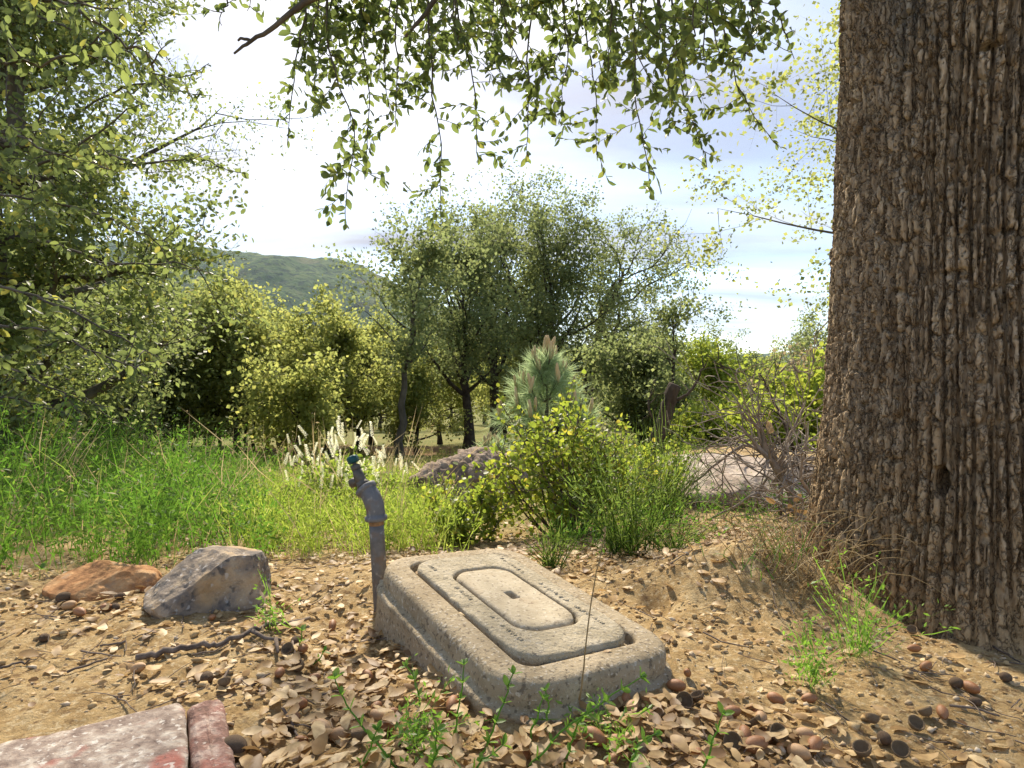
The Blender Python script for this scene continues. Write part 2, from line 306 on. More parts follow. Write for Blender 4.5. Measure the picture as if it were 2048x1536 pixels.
M['slab'] = surf('painted_stone', [(.34, (.15, .105, .085)), (.5, (.30, .235, .19)), (.66, (.50, .44, .37))], scale=40, detail=10, rough=.92, bump=.8, bscale=160, bdist=.004,
                 specks=[(11, .52, .60, (.33, .085, .06), .75, 10), (7.5, .62, .68, (.44, .25, .07), .75, 6), (120, .60, .66, (.62, .58, .52), .7), (90, .62, .70, (.10, .07, .06), .6)])
M['slabred'] = surf('red_painted_stone', [(.36, (.12, .07, .055)), (.5, (.24, .135, .105)), (.64, (.40, .30, .25))], scale=40, detail=8, rough=.92, bump=.9, bscale=150, bdist=.005,
                    specks=[(16, .60, .68, (.30, .10, .075), .5, 6), (110, .62, .68, (.6, .52, .45), .6), (80, .62, .70, (.09, .06, .05), .6)])
M['steel'] = surf('galvanised_pipe', [(.3, (.105, .102, .10)), (.7, (.19, .185, .18))], scale=40, rough=.6, bump=.3, bscale=180, bdist=.001, metallic=.35,
                  specks=[(24, .54, .66, (.20, .125, .07), .7, 8), (60, .60, .66, (.40, .38, .35), .5), (9, .52, .66, (.11, .10, .09), .5, 8)], spec=.35)
M['castiron'] = surf('cast_fitting', [(.3, (.12, .122, .128)), (.7, (.20, .202, .208))], scale=30, rough=.65, bump=.5, bscale=220, bdist=.001, metallic=.3, specks=[(30, .56, .66, (.17, .115, .07), .65, 8), (70, .60, .68, (.40, .38, .35), .4)], spec=.3)
M['brass'] = surf('old_brass', [(.3, (.085, .075, .062)), (.7, (.155, .14, .12))], scale=40, rough=.55, bump=.3, bscale=260, bdist=.001, metallic=.4)
M['rust'] = surf('rusty_thread', [(.3, (.16, .08, .035)), (.7, (.33, .20, .10))], scale=70, rough=.9, bump=.5, bscale=300, bdist=.001)
M['teal'] = surf('teal_handle', [(.3, (.004, .05, .058)), (.7, (.010, .09, .10))], scale=30, rough=.45, bump=.1, bscale=100, bdist=.001)
M['pebble'] = surf('pebble', [(.25, (.28, .19, .10)), (.5, (.45, .34, .21)), (.75, (.66, .58, .46))], scale=26, detail=2, rough=.9, bump=.4, bscale=300, bdist=.002)
M['crumb'] = surf('soil_crumb', [(.3, (.22, .135, .058)), (.5, (.41, .28, .13)), (.7, (.56, .42, .23))], scale=40, detail=3, rough=.95, bump=.3, bscale=300, bdist=.002)
M['logbark'] = surf('log_bark', [(.32, (.12, .085, .06)), (.5, (.27, .20, .145)), (.68, (.44, .35, .26))], scale=14, detail=8, rough=.93, bump=.9, bscale=70, bdist=.01)

# ------------------------------------------------------------------ terrain
_ys = [-50, 0, 1.45, 1.9, 2.5, 4, 8, 13, 20, 40, 100, 400, 3000]
_zl = [0.1, 0.0, 0.0, -.06, -.14, -.30, -.74, -1.2, -1.6, -2.6, -4.5, -10, -30]
_zr = [0.1, 0.0, 0.0, -.03, -.08, -.18, -.62, -1.15, -1.6, -2.6, -4.5, -10, -30]
BOXC = np.array([0.0, 1.14])
def g(x, y):
    x = np.asarray(x, float); y = np.asarray(y, float)
    w = sstep(-.2, .9, x); yy = y + .10 * np.clip(np.abs(x) - .5, 0, 2)
    z = np.interp(yy, _ys, _zl) * (1 - w) + np.interp(yy, _ys, _zr) * w
    z = z + .005 - .05 * np.clip(x, -.15, 1.6) * np.exp(-((y - 1.1) / 2.2) ** 2)
    z = z + .12 * np.exp(-((x - .58) / .24) ** 2 - ((y - 1.50) / .17) ** 2)          # soil mound by the box
    z = z - .04 * np.exp(-((x - .315) / .035) ** 2 - ((y - 1.335) / .05) ** 2)          # burrow hole
    z = z - .03 * np.exp(-((x + .33) / .2) ** 2 - ((y - 1.35) / .16) ** 2) - .035 * np.exp(-((x + .26 + .45 * (y - 1.05)) / .13) ** 2 - ((y - 1.08) / .25) ** 2)
    z = z + .24 * np.exp(-((x - 1.5) / .95) ** 2 - ((y - 3.9) / .55) ** 2)             # pale bank behind the tree
    z = z + .10 * fbm(x * .35, y * .35, oct=2, seed=3) * sstep(2.5, 8, y) + .02 * fbm(x * 2.2, y * 2.2, oct=2, seed=5)
    return z
def gmicro(x, y):
    d = np.hypot(x, y)
    a = sstep(5, 1.5, d) if False else 1 - sstep(1.5, 6, d)
    f1, f2, c = voro2(x * 38 + fbm(x * 20, y * 20, oct=2, seed=91) * .8, y * 38 + fbm(x * 20, y * 20, oct=2, seed=92) * .8, seed=9)
    clod = np.clip(.55 - f1, 0, 1) * (c > .55) * c
    lump = np.clip(fbm(x * 9, y * 9, oct=3, seed=12), -.2, 1)
    rough = .3 + .7 * sstep(-.1, .4, fbm(x * 2.5, y * 2.5, oct=2, seed=15))
    return a * (.013 * lump + .008 * clod * rough + .006 * fbm(x * 45, y * 45, oct=3, seed=21))
def gg(x, y): return g(x, y) + gmicro(x, y)
def ground_at(px, py):
    """where the sight line through a photo pixel meets the ground"""
    o = np.array([0, 0, CAMZ]); d = P(px, py, 1.0) - o
    t = np.geomspace(.4, 200, 1500); q = o[None] + d[None] * t[:, None]
    hit = np.nonzero(q[:, 2] < gg(q[:, 0], q[:, 1]))[0]
    k = hit[0] if len(hit) else len(t) - 1
    return np.array([q[k, 0], q[k, 1], float(gg(q[k, 0], q[k, 1]))])

def build_ground():
    rr = [0.04, .12, .2, .28, .36, .42]
    r = .46
    while r < 3.2: rr.append(r); r *= 1.0072
    while r < 2600: rr.append(r); r *= 1.0072 if r < 3.3 else (1.03 if r < 20 else 1.09)
    rr = np.array(rr)
    th = np.concatenate([np.linspace(R(-48), R(48), 380), np.linspace(R(48), R(312), 46)[1:-1]])
    k = len(th); n = len(rr)
    X = rr[:, None] * np.sin(th)[None]; Y = rr[:, None] * np.cos(th)[None]
    Z = gg(X, Y)
    v = np.stack([X, Y, Z], -1).reshape(-1, 3)
    i = np.arange(n - 1)[:, None] * k; j = np.arange(k)[None]; j2 = (j + 1) % k
    q = np.stack([i + j, i + k + j, i + k + j2, i + j2], -1).reshape(-1, 4)
    v = np.concatenate([v, [[0, 0, float(g(0., 0.))]]]); jj = np.arange(k)
    t = np.stack([np.full(k, len(v) - 1), jj, (jj + 1) % k], -1)
    mb = MB(); mb.add(v, t, q)
    # material: sandy soil on the knoll, grass with reddish bare patches below
    m, nt, N, L, B = _mat('soil_and_grass')
    tc = N.new('ShaderNodeTexCoord')
    def noise(s, d=6, rg=.6):
        a = N.new('ShaderNodeTexNoise'); a.inputs['Scale'].default_value = s; a.inputs['Detail'].default_value = d; a.inputs['Roughness'].default_value = rg; L.new(tc.outputs['Object'], a.inputs['Vector']); return a.outputs['Fac']
    def mix(f, a, b):
        x = N.new('ShaderNodeMix'); x.data_type = 'RGBA'; L.new(f, x.inputs[0])
        for s, c in ((6, a), (7, b)):
            if isinstance(c, tuple): x.inputs[s].default_value = (*c, 1)
            else: L.new(c, x.inputs[s])
        return x.outputs[2]
    def rm(f, a, b, hi=1.0):
        r_ = ramp(N, [(a, (0, 0, 0)), (b, (hi,) * 3)]); L.new(f, r_.inputs[0]); return r_.outputs[0]
    soil = ramp(N, [(.32, (.27, .165, .065)), (.5, (.46, .315, .145)), (.66, (.60, .45, .24))]); L.new(noise(14, 12, .75), soil.inputs[0])
    col = mix(rm(noise(95, 5), .54, .64, .85), soil.outputs[0], (.64, .51, .31))
    col = mix(rm(noise(55, 6), .55, .64, .8), col, (.19, .115, .055))
    grass = ramp(N, [(.3, (.085, .10, .022)), (.5, (.15, .15, .035)), (.7, (.26, .21, .08))]); L.new(noise(1.1, 8, .7), grass.inputs[0])
    red = ramp(N, [(.3, (.22, .12, .065)), (.7, (.38, .235, .13))]); L.new(noise(3, 8, .7), red.inputs[0])
    at = N.new('ShaderNodeAttribute'); at.attribute_name = 'zone'; sp = N.new('ShaderNodeSeparateColor'); L.new(at.outputs['Color'], sp.inputs[0])
    col = mix(sp.outputs[0], col, grass.outputs[0]); col = mix(sp.outputs[1], col, red.outputs[0])
    L.new(col, B.inputs['Base Color']); B.inputs['Roughness'].default_value = .95; B.inputs['Specular IOR Level'].default_value = .15
    bp = N.new('ShaderNodeBump'); bp.inputs['Strength'].default_value = 1.0; bp.inputs['Distance'].default_value = .012; L.new(noise(90, 10, .75), bp.inputs['Height']); L.new(bp.outputs[0], B.inputs['Normal'])
    o = mb.build('ground', m, kind='structure')
    x, y = v[:, 0], v[:, 1]
    gz = sstep(2.2, 3.4, y + .5 * fbm(x * 1.5, y * 1.5, oct=2, seed=31) - .9 * sstep(.5, 1.2, x) * 1.6)
    gz = np.where(y < 0, sstep(2, 3.5, -y), gz)
    rd = np.zeros_like(x)
    for (a, b, sa, sb) in ((-2.4, 14.5, 2.6, 1.7), (-5.8, 13.5, 2.2, 1.2), (-8.5, 12.5, 2.0, 1.5), (.2, 14.5, 1.2, .8)):
        rd = np.maximum(rd, np.exp(-((x - a) / sa) ** 2 - ((y - b) / sb) ** 2))
    rd = sstep(.25, .6, rd + .25 * fbm(x, y, oct=3, seed=41))
    ca = o.data.color_attributes.new('zone', 'FLOAT_COLOR', 'POINT')
    ca.data.foreach_set('color', np.stack([gz, rd, 0 * x, 1 + 0 * x], -1).astype(np.float32).ravel())
    return o
build_ground()

# ------------------------------------------------------------------ far hills
def build_hill(name, dist, prof, depth, mat, seed, amp):
    """ridge profile in photo pixels at a given distance, a real ridge with a falling front and back slope"""
    px = np.linspace(prof[0][0], prof[-1][0], 200); top = np.interp(px, [p[0] for p in prof], [p[1] for p in prof])
    xs = (px - CX) / F * dist; zs = CAMZ + (750 - top) / F * dist
    s = np.linspace(-1, 1, 70)
    X = np.repeat(xs[None], 70, 0); Y = dist + s[:, None] * depth + 0 * X
    prof_s = np.where(s < 0, 1 - (np.abs(s) ** 1.35), 1 - s ** 2 * .9)[:, None]
    base = -25
    gul = fbm(X * .006, Y * .004, oct=5, seed=seed)
    Z = base + (zs[None] - base) * prof_s + gul * amp * (1 - np.exp(-((s[:, None]) / .25) ** 2)) + amp * .10 * fbm(X * .06, Y * .06, oct=3, seed=seed + 5)
    n, k = X.shape; i = np.arange(n - 1)[:, None] * k; j = np.arange(k - 1)[None]
    q = np.stack([i + j, i + j + 1, i + k + j + 1, i + k + j], -1).reshape(-1, 4)
    mb = MB(); mb.add(np.stack([X, Y, Z], -1).reshape(-1, 3), None, q)
    return mb.build(name, mat, kind='structure')
M['hill'] = surf('hill_chaparral', [(.30, (.04, .075, .022)), (.48, (.075, .125, .032)), (.62, (.13, .17, .05)), (.8, (.22, .20, .09))], scale=.022, detail=14, rough=.95, bump=1.0, bscale=.06, bdist=14, coord='Object', spec=.05, specks=[(.07, .50, .58, (.028, .05, .02), .85, 8), (.012, .55, .65, (.20, .17, .08), .5, 8)])
build_hill('hill', 1500, [(-500, 470), (0, 480), (300, 487), (400, 495), (460, 503), (540, 512), (600, 517), (680, 520), (720, 530), (760, 552), (800, 573), (850, 594), (920, 625), (1050, 672), (1250, 715), (1500, 745)], 700, M['hill'], 51, 60)
build_hill('hill', 3200, [(600, 690), (900, 700), (1300, 715), (1600, 705), (1900, 715), (2500, 700)], 700, M['hill'], 77, 60)

# ------------------------------------------------------------------ tree generator
def poly(p, d, L, n, wander, up=0.0, grav=0.0):
    pts = [np.array(p, float)]; d = unit(d)
    for i in range(n):
        d = unit(d + rng.normal(size=3) * wander + np.array([0, 0, up - grav * (i / n)]))
        pts.append(pts[-1] + d * L / n)
    return np.array(pts)
def gen_tree(H, r0, lean=(0, 0), cb=.3, spread=.34, nl=14, ns=7, ntw=5, nleaf=14000, lsize=.075, clump=.10, up=.10, wander=.06, wood=None, leaf=None,
             bend=.03, elev=(15, 72), tpl=LEAF_LO, width=.5, twigs=False, limb_az=None, gap=.0, ntrunk=12, down=.25):
    """wood mesh + crown mesh about the origin"""
    w = MB()
    t = np.linspace(0, 1, ntrunk)
    tr = np.stack([lean[0] * H * t ** 1.3 + np.cumsum(rng.normal(size=ntrunk)) * bend * H * .35 * (t > 0), lean[1] * H * t ** 1.3 + np.cumsum(rng.normal(size=ntrunk)) * bend * H * .35 * (t > 0), H * .93 * t], -1)
    tr[0] = (0, 0, -.15)
    rad = r0 * (1 - .9 * t) * (1 + .5 * np.exp(-t * 22))
    tube(w, tr, np.maximum(rad, r0 * .06), 8)
    A = []; D = []
    az = rng.random() * 6.28
    for i in range(nl):
        tt = cb + (0.97 - cb) * (i + rng.random() * .7) / nl
        p = np.array([np.interp(tt, t, tr[:, a]) for a in range(3)]); rr = np.interp(tt, t, rad)
        az += 2.4 + rng.normal() * .35
        if limb_az is not None: az = limb_az[i % len(limb_az)] + rng.normal() * .25
        e = R(elev[0] + (elev[1] - elev[0]) * ((tt - cb) / (1 - cb)) ** 1.2 + rng.normal() * 9)
        s = (tt - cb) / (1 - cb); prof = (.55 + 1.0 * s - 1.25 * s * s + .25) * (0.5 + .85 * rng.random())
        L = max(spread * H * prof, .12 * H * spread)
        lp = poly(p, (math.cos(az) * math.cos(e), math.sin(az) * math.cos(e), math.sin(e)), L, 7, wander * 2.2, up)
        tube(w, lp, np.linspace(max(rr * .62, r0 * .05), r0 * .025, 8), 6, cap=False)
        for j in range(ns):
            s2 = .3 + .7 * (j + rng.random()) / ns; k = s2 * 7; k0 = min(int(k), 6); q = lp[k0] + (lp[k0 + 1] - lp[k0]) * (k - k0)
            d = unit(lp[k0 + 1] - lp[k0]) * .6 + unit(rng.normal(size=3) + np.array([0, 0, .25])) * .85
            sp_ = poly(q, d, L * (.28 + .3 * rng.random()), 4, wander * 3, up * .5)
            tube(w, sp_, np.linspace(r0 * .05, r0 * .014, 5), 4, cap=False)
            if rng.random() < gap: continue
            for m_ in range(ntw):
                s3 = .35 + .65 * (m_ + rng.random()) / ntw; k = s3 * 4; k0 = min(int(k), 3); q2 = sp_[k0] + (sp_[k0 + 1] - sp_[k0]) * (k - k0)
                d2 = unit(unit(sp_[k0 + 1] - sp_[k0]) * .5 + unit(rng.normal(size=3)) + np.array([0, 0, .1])); l2 = L * (.10 + .14 * rng.random())
                if twigs: tube(w, np.array([q2, q2 + d2 * l2]), [r0 * .014, r0 * .006], 3, cap=False)
                A.append(np.concatenate([q2, q2 + d2 * l2])); D.append(d2)
    A = np.array(A); D = np.array(D); k = rng.integers(0, len(A), nleaf); s = rng.random((nleaf, 1)) ** .7
    pos = A[k, :3] * (1 - s) + A[k, 3:] * s + rng.normal(size=(nleaf, 3)) * clump * np.array([1, 1, .75])
    ax = unit(D[k] * .5 + rdir(nleaf) + np.array([0, 0, -down])); nr = rdir(nleaf, (0, 0, .8))
    f = H / np.percentile(pos[:, 2], 99.7); pos = pos * f; w.v = [a * f for a in w.v]
    c = MB(); leaves(c, pos, ax, nr, lsize * (.6 + .8 * rng.random(nleaf)), width, tpl)
    return w, c
def put_tree(name, label, cat, px, depth, top_py, wood='darkwood', leaf='farleaf', group=None, base=None, rz=0.0, mesh=None, **kw):
    x = (px - CX) / F * depth; b = np.array([x, depth, float(g(x, depth))]) if base is None else np.array(base, float)
    H = CAMZ + (750 - top_py) / F * depth - b[2]
    root = thing(name, label, cat, b, rz, group)
    if mesh is None:
        w, c = gen_tree(H, kw.pop('r0', H * .028), **kw)
        mesh = (w.mesh('trunk', M[wood]), c.mesh('crown', M[leaf], smooth=False), H)
        sc_ = 1.0
    else: sc_ = H / mesh[2]
    inst('trunk', mesh[0], (0, 0, 0), scale=sc_, parent=root)
    cr = inst('crown', mesh[1], (0, 0, 0), scale=sc_, parent=root); cr['kind'] = 'stuff'
    return mesh

# --- tall oaks of the middle clump
G1 = 'tall oaks in the middle distance'
put_tree('oak_tree', 'slender dark oak with forked trunk, left of the young pine in the clump', 'tree', 938, 14.5, 380, group=G1, r0=.20, cb=.28, spread=.50, nl=22, nleaf=15163, lean=(-.01, 0), elev=(30, 75), clump=0.189)
put_tree('oak_tree', 'dark straight oak just behind the forked trunk, second in the tall clump', 'tree', 985, 17.5, 375, group=G1, r0=.22, cb=.30, spread=.46, nl=20, nleaf=13646, elev=(35, 75), clump=0.203, gap=.12)
put_tree('oak_tree', 'dark oak in the middle of the tall clump, sky showing between its limbs', 'tree', 1056, 19, 430, group=G1, r0=.25, cb=.38, spread=.40, nl=17, nleaf=9097, elev=(35, 75), clump=0.189, gap=.2)
put_tree('oak_tree', 'tallest dense oak of the clump, rising behind the young pine', 'tree', 1132, 17, 352, group=G1, r0=.26, cb=.26, spread=.52, nl=24, nleaf=22744, elev=(25, 75), clump=0.203, lean=(-.015, 0))
put_tree('oak_tree', 'gnarled oak leaning right with bare twisting limbs against the sky', 'tree', 1165, 18.5, 425, group=G1, r0=.30, cb=.28, spread=.62, nl=18, nleaf=11372, elev=(22, 55), clump=0.160, lean=(.20, 0), limb_az=[.2, -.3, .9, -.9, .1, .6], wander=.12, gap=.22, bend=.05)
put_tree('oak_tree', 'thin leaning oak with crooked bare lower trunk beside the red clearing', 'tree', 800, 10.8, 440, group=G1, wood='limb', leaf='farleaf', r0=.09, cb=.42, spread=.36, nl=13, nleaf=6444, lean=(.11, .05), elev=(20, 65), clump=0.160, gap=.15, lsize=.065, bend=.05)
# --- yellow-green smaller trees
G2 = 'bushy young oaks at mid distance'
mA = put_tree('young_oak_tree', 'bushy yellow green young oak left of the leaning trunk, below the hill', 'tree', 655, 11.5, 590, leaf='yelleaf', group=G2, r0=.10, cb=.26, spread=.50, nl=20, nleaf=13478, elev=(2, 62), clump=0.160, lsize=.068)
mB = put_tree('young_oak_tree', 'yellow green young oak with pale top under the left end of the hill', 'tree', 478, 11.0, 545, leaf='yelleaf', group=G2, r0=.10, cb=.28, spread=.48, nl=20, nleaf=13478, elev=(2, 62), clump=0.160, lsize=.068)
put_tree('young_oak_tree', 'small dense oak standing at the right edge of the red clearing', 'tree', 835, 13.2, 700, leaf='yelleaf', group=G2, r0=.07, cb=.14, spread=.46, nl=16, nleaf=7300, elev=(5, 62), clump=0.131, lsize=.06)
put_tree('young_oak_tree', 'yellow green oak behind the leaning trunk, filling the gap above the clearing', 'tree', 742, 16.5, 625, leaf='yelleaf', group=G2, mesh=mB, rz=1.9)
mC = put_tree('young_oak_tree', 'broad dark green oak right of the young pine, behind the broken snag', 'tree', 1285, 9.6, 655, leaf='farleaf', group=G2, r0=.09, cb=.10, spread=.52, nl=18, nleaf=12355, elev=(2, 60), clump=0.145, lsize=.06)
put_tree('young_oak_tree', 'golden yellow oak with rounded top between the snag and the big trunk', 'tree', 1425, 12.5, 672, leaf='brightleaf', group=G2, r0=.09, cb=.10, spread=.50, nl=17, nleaf=10108, elev=(2, 62), clump=0.160, lsize=.065)
put_tree('young_oak_tree', 'feathery thin oak sapling rising above the broken snag against the sky', 'tree', 1352, 8.6, 585, leaf='farleaf', group=G2, r0=.05, cb=.35, spread=.20, nl=13, nleaf=1797, elev=(20, 65), clump=0.087, lsize=.05)
put_tree('young_oak_tree', 'low oak with loose bright sprays in front of the grove, above the white flowers', 'tree', 590, 7.8, 700, leaf='yelleaf', group=G2, r0=.06, cb=.34, spread=.50, nl=14, nleaf=6177, elev=(0, 55), clump=0.131, lsize=.055)
put_tree('young_oak_tree', 'shadowy oak half hidden behind the left oak branches', 'tree', 350, 11.8, 560, leaf='farleaf', group=G2, mesh=mC, rz=2.6)
for px, d, top, mm, rz, lab in ((420, 15.5, 575, 0, 2.2, 'yellow green oak behind the left end of the grove'), (560, 15, 610, 1, 4.0, 'bushy oak behind the right end of the grove, below the hill'), (715, 13.5, 650, 0, 5.2, 'yellow green oak directly left of the leaning trunk'), (300, 10.5, 620, 1, 1.0, 'dim yellow green oak seen through the left oak boughs'), (880, 17, 660, 1, .6, 'yellow green oak in the gap behind the slender forked oak'), (1010, 20, 640, 0, 3.3, 'low oak filling the gap between the dark trunks')):
    put_tree('young_oak_tree', lab, 'tree', px, d, top, leaf='yelleaf', group=G2, mesh=(mA, mB)[mm], rz=rz)
for px, d, top, lab in ((40, 6.8, 430, 'dark bushy live oak low at the left edge behind the near boughs'), (215, 8.2, 540, 'dark live oak right of the one at the left edge'), (120, 10.5, 500, 'dark oak deep in the shade at left')):
    put_tree('live_oak_sapling', lab, 'tree', px, d, top, leaf='farleaf', group='dark oaks behind the left boughs', r0=.09, cb=.04, spread=.5, nl=20, nleaf=11232, elev=(-5, 60), clump=0.145, lsize=.06)
# --- grove of thin dark stems on the left
G3 = 'thin dark stems of the left grove'
gm = []
for k in range(3): gm.append(gen_tree(4.6, .085, cb=.34, spread=.42, nl=14, nleaf=6177, elev=(-5, 62), clump=0.203, lsize=.075, lean=(.03 * (k - 1), 0)))
gm = [(w.mesh('trunk', M['darkwood']), c.mesh('crown', M['farleaf'], smooth=False), 4.6) for w, c in gm]
GROVE = [(378, 12.6, 660, 'dark leaning stem at the left end of the small grove'), (412, 13.0, 640, 'second dark stem from the left in the small grove'), (438, 11.8, 655, 'thick leaning pair stem in the left half of the small grove'),
         (475, 13.2, 650, 'very thin upright stem in the middle of the small grove'), (490, 12.4, 640, 'upright dark stem right of the thinnest one in the small grove'), (506, 12.9, 650, 'dark stem close beside its neighbour right of the grove centre'),
         (530, 13.4, 660, 'dark stem leaning right near the right end of the grove'), (570, 12.2, 665, 'dark stem behind the white flowers at the right end of the grove')]
for i, (px, d, top, lab) in enumerate(GROVE):
    put_tree('grove_tree', lab, 'tree', px, d, top, group=G3, mesh=gm[i % 3], rz=i * 1.3)
# --- trees behind, filling down to the horizon
G4 = 'far oaks behind the clump'
fm = [gen_tree(8, .2, cb=.08, spread=.50, nl=18, ns=6, nleaf=6739, elev=(10, 72), clump=0.319, lsize=.15) for _ in range(2)]
fm = [(w.mesh('trunk', M['darkwood']), c.mesh('crown', M['farleaf'], smooth=False), 8) for w, c in fm]
fy = (fm[0][0], fm[1][1].copy(), 8); fy[1].materials.clear(); fy[1].materials.append(M['yelleaf'])
FAR = [(250, 26, 600, 0), (340, 31, 590, 1), (430, 27, 620, 2), (520, 33, 610, 0), (600, 28, 650, 1), (690, 34, 645, 2), (760, 29, 665, 0), (830, 36, 655, 1), (900, 28, 650, 2), (970, 35, 640, 0), (1040, 30, 660, 1), (1110, 37, 640, 0), (1180, 29, 655, 2), (1250, 34, 660, 1), (1320, 28, 680, 0),
       (1410, 33, 645, 1), (1482, 30, 662, 0), (1535, 34, 680, 2), (1598, 27, 632, 1), (1648, 24, 600, 0), (1700, 30, 640, 1)]
FL_ = {15: 'far tree showing its top above the golden oak', 16: 'far round topped tree between golden oak and the big trunk', 17: 'low far tree left of the taller far pair', 18: 'taller far tree left of the one touching the trunk', 19: 'far tree whose crown touches the edge of the big trunk'}
for i, (px, d, top, k) in enumerate(FAR):
    put_tree('distant_oak_tree', FL_.get(i, 'hazy oak seen only through gaps behind the nearer trees'), 'tree', px, d, top, group=G4, mesh=(fm[0], fm[1], fy)[k], rz=i * 2.1)
# --- pale leaved tree behind the big trunk
def hang_tree():
    b = np.array([5.0, 7.5, float(g(5.0, 7.5))])
    root = thing('pale_oak_tree', 'light yellow green tree with fine sprays, mostly hidden behind the big trunk', 'tree', b)
    w, c = gen_tree(7.2, .08, cb=.40, spread=.40, nl=22, nleaf=24000, elev=(-5, 60), clump=.12, lsize=.050, gap=.0, twigs=True)
    w.build('trunk', M['limb'], root); c.build('crown', M['yelleaf'], root, smooth=False, kind='stuff')
hang_tree()
# --- bright shrubs on the right
def bush(name, label, cat, c, rx, ry, h, nleaf, lsize, leaf, nst=14, wood='twig', group=None, tpl=LEAF_MID, width=.5, up=.25, rad=.006, tw=5, clump=.03, single=0, single_mat=None):
    root = thing(name, label, cat, c, 0, group)
    w = MB(); A = []
    for i in range(nst):
        a = rng.random() * 6.28; q = math.sqrt(rng.random())
        tip = np.array([math.cos(a) * rx * q, math.sin(a) * ry * q, h * (1 - .45 * q * q) * (.75 + .3 * rng.random())])
        st = np.array([math.cos(a) * rx * .15 * q, math.sin(a) * ry * .15 * q, -.03]); d = tip - st; L = np.linalg.norm(d)
        pl = poly(st, unit(d) + np.array([0, 0, -.1]), L, 6, .12, up * .25)
        tube(w, pl, np.linspace(rad, rad * .3, 7), 5, cap=False)
        for j in range(tw):
            k = (.25 + .7 * (j + rng.random()) / tw) * 6; k0 = min(int(k), 5); p = pl[k0] + (pl[k0 + 1] - pl[k0]) * (k - k0)
            d2 = unit(unit(pl[k0 + 1] - pl[k0]) * .6 + rdir(1)[0] + np.array([0, 0, .2])); l2 = L * (.14 + .18 * rng.random())
            tube(w, np.array([p, p + d2 * l2 * .5 + rng.normal(size=3) * l2 * .05, p + d2 * l2]), [rad * .4, rad * .3, rad * .15], 3, cap=False)
            A.append(np.concatenate([p, p + d2 * l2]))
        A.append(np.concatenate([pl[3], pl[-1]]))
    A = np.array(A); k = rng.integers(0, len(A), nleaf); s = rng.random((nleaf, 1))
    pos = A[k, :3] * (1 - s) + A[k, 3:] * s + rng.normal(size=(nleaf, 3)) * clump
    pos[:, 2] = np.maximum(pos[:, 2], .01)
    ax = unit(unit(A[k, 3:] - A[k, :3]) * .4 + rdir(nleaf)); nr = rdir(nleaf, (0, 0, .7)); sz = lsize * (.6 + .7 * rng.random(nleaf))
    w.build('stem', M[wood], root)
    cam_l = np.array([0, 0, CAMZ]) - np.asarray(c)
    order = np.argsort(np.linalg.norm(pos - cam_l, axis=1) / sz) if single else np.arange(nleaf)
    f = MB(); o = order[single:]; leaves(f, pos[o], ax[o], nr[o], sz[o], width, tpl)
    f.build('foliage', M[leaf], root, smooth=False, kind='stuff')
    if single:
        one = MB(); leaves(one, [[0, 0, 0]], [[1, 0, 0]], [[0, 0, 1]], 1.0, width, LEAF_HI); me = one.mesh('leaf', M[single_mat])
        for i in order[:single]: leaf_obj(me, pos[i], ax[i], nr[i], sz[i], root)
    return root
def leaf_obj(me, pos, ax, nr, sz, parent, name='leaf'):
    a = unit(ax); s = unit(np.cross(unit(nr), a)); u = np.cross(a, s)
    o = bpy.data.objects.new(name, me); COL.objects.link(o); o.parent = parent
    m = Matrix(((a[0], s[0], u[0], pos[0]), (a[1], s[1], u[1], pos[1]), (a[2], s[2], u[2], pos[2]), (0, 0, 0, 1))) @ Matrix.Scale(float(sz), 4)
    loc, rot, scl = m.decompose(); o.location = loc; o.rotation_mode = 'QUATERNION'; o.rotation_quaternion = rot; o.scale = scl
    return o
def gp(px, d): x = (px - CX) / F * d; return np.array([x, d, float(g(x, d))])
bush('bright_shrub', 'tall bright yellow green shrub against the left edge of the big trunk', 'shrub', gp(1640, 5.6), .75, .6, 1.05, 9000, .045, 'brightleaf', nst=26, rad=.012, tw=8, clump=.06, group='bright shrubs right of the snag')
bush('bright_shrub', 'low bright flowering shrub patch behind the dead branches', 'shrub', gp(1500, 7.6), 1.1, .7, .75, 9000, .05, 'brightleaf', nst=26, rad=.012, tw=8, clump=.06, group='bright shrubs right of the snag')
bush('bright_shrub', 'bright shrub half hidden behind the dead branch tangle, nearer than the others', 'shrub', gp(1560, 4.6), .45, .35, .6, 3800, .036, 'brightleaf', nst=18, rad=.008, tw=7, clump=.04, group='bright shrubs right of the snag')
bush('pale_shrub', 'pale dry topped shrub beside the big trunk, above the bright shrub', 'shrub', gp(1650, 9.0), .9, .6, 2.0, 7000, .05, 'drygrass', nst=22, rad=.012, tw=8, clump=.07)

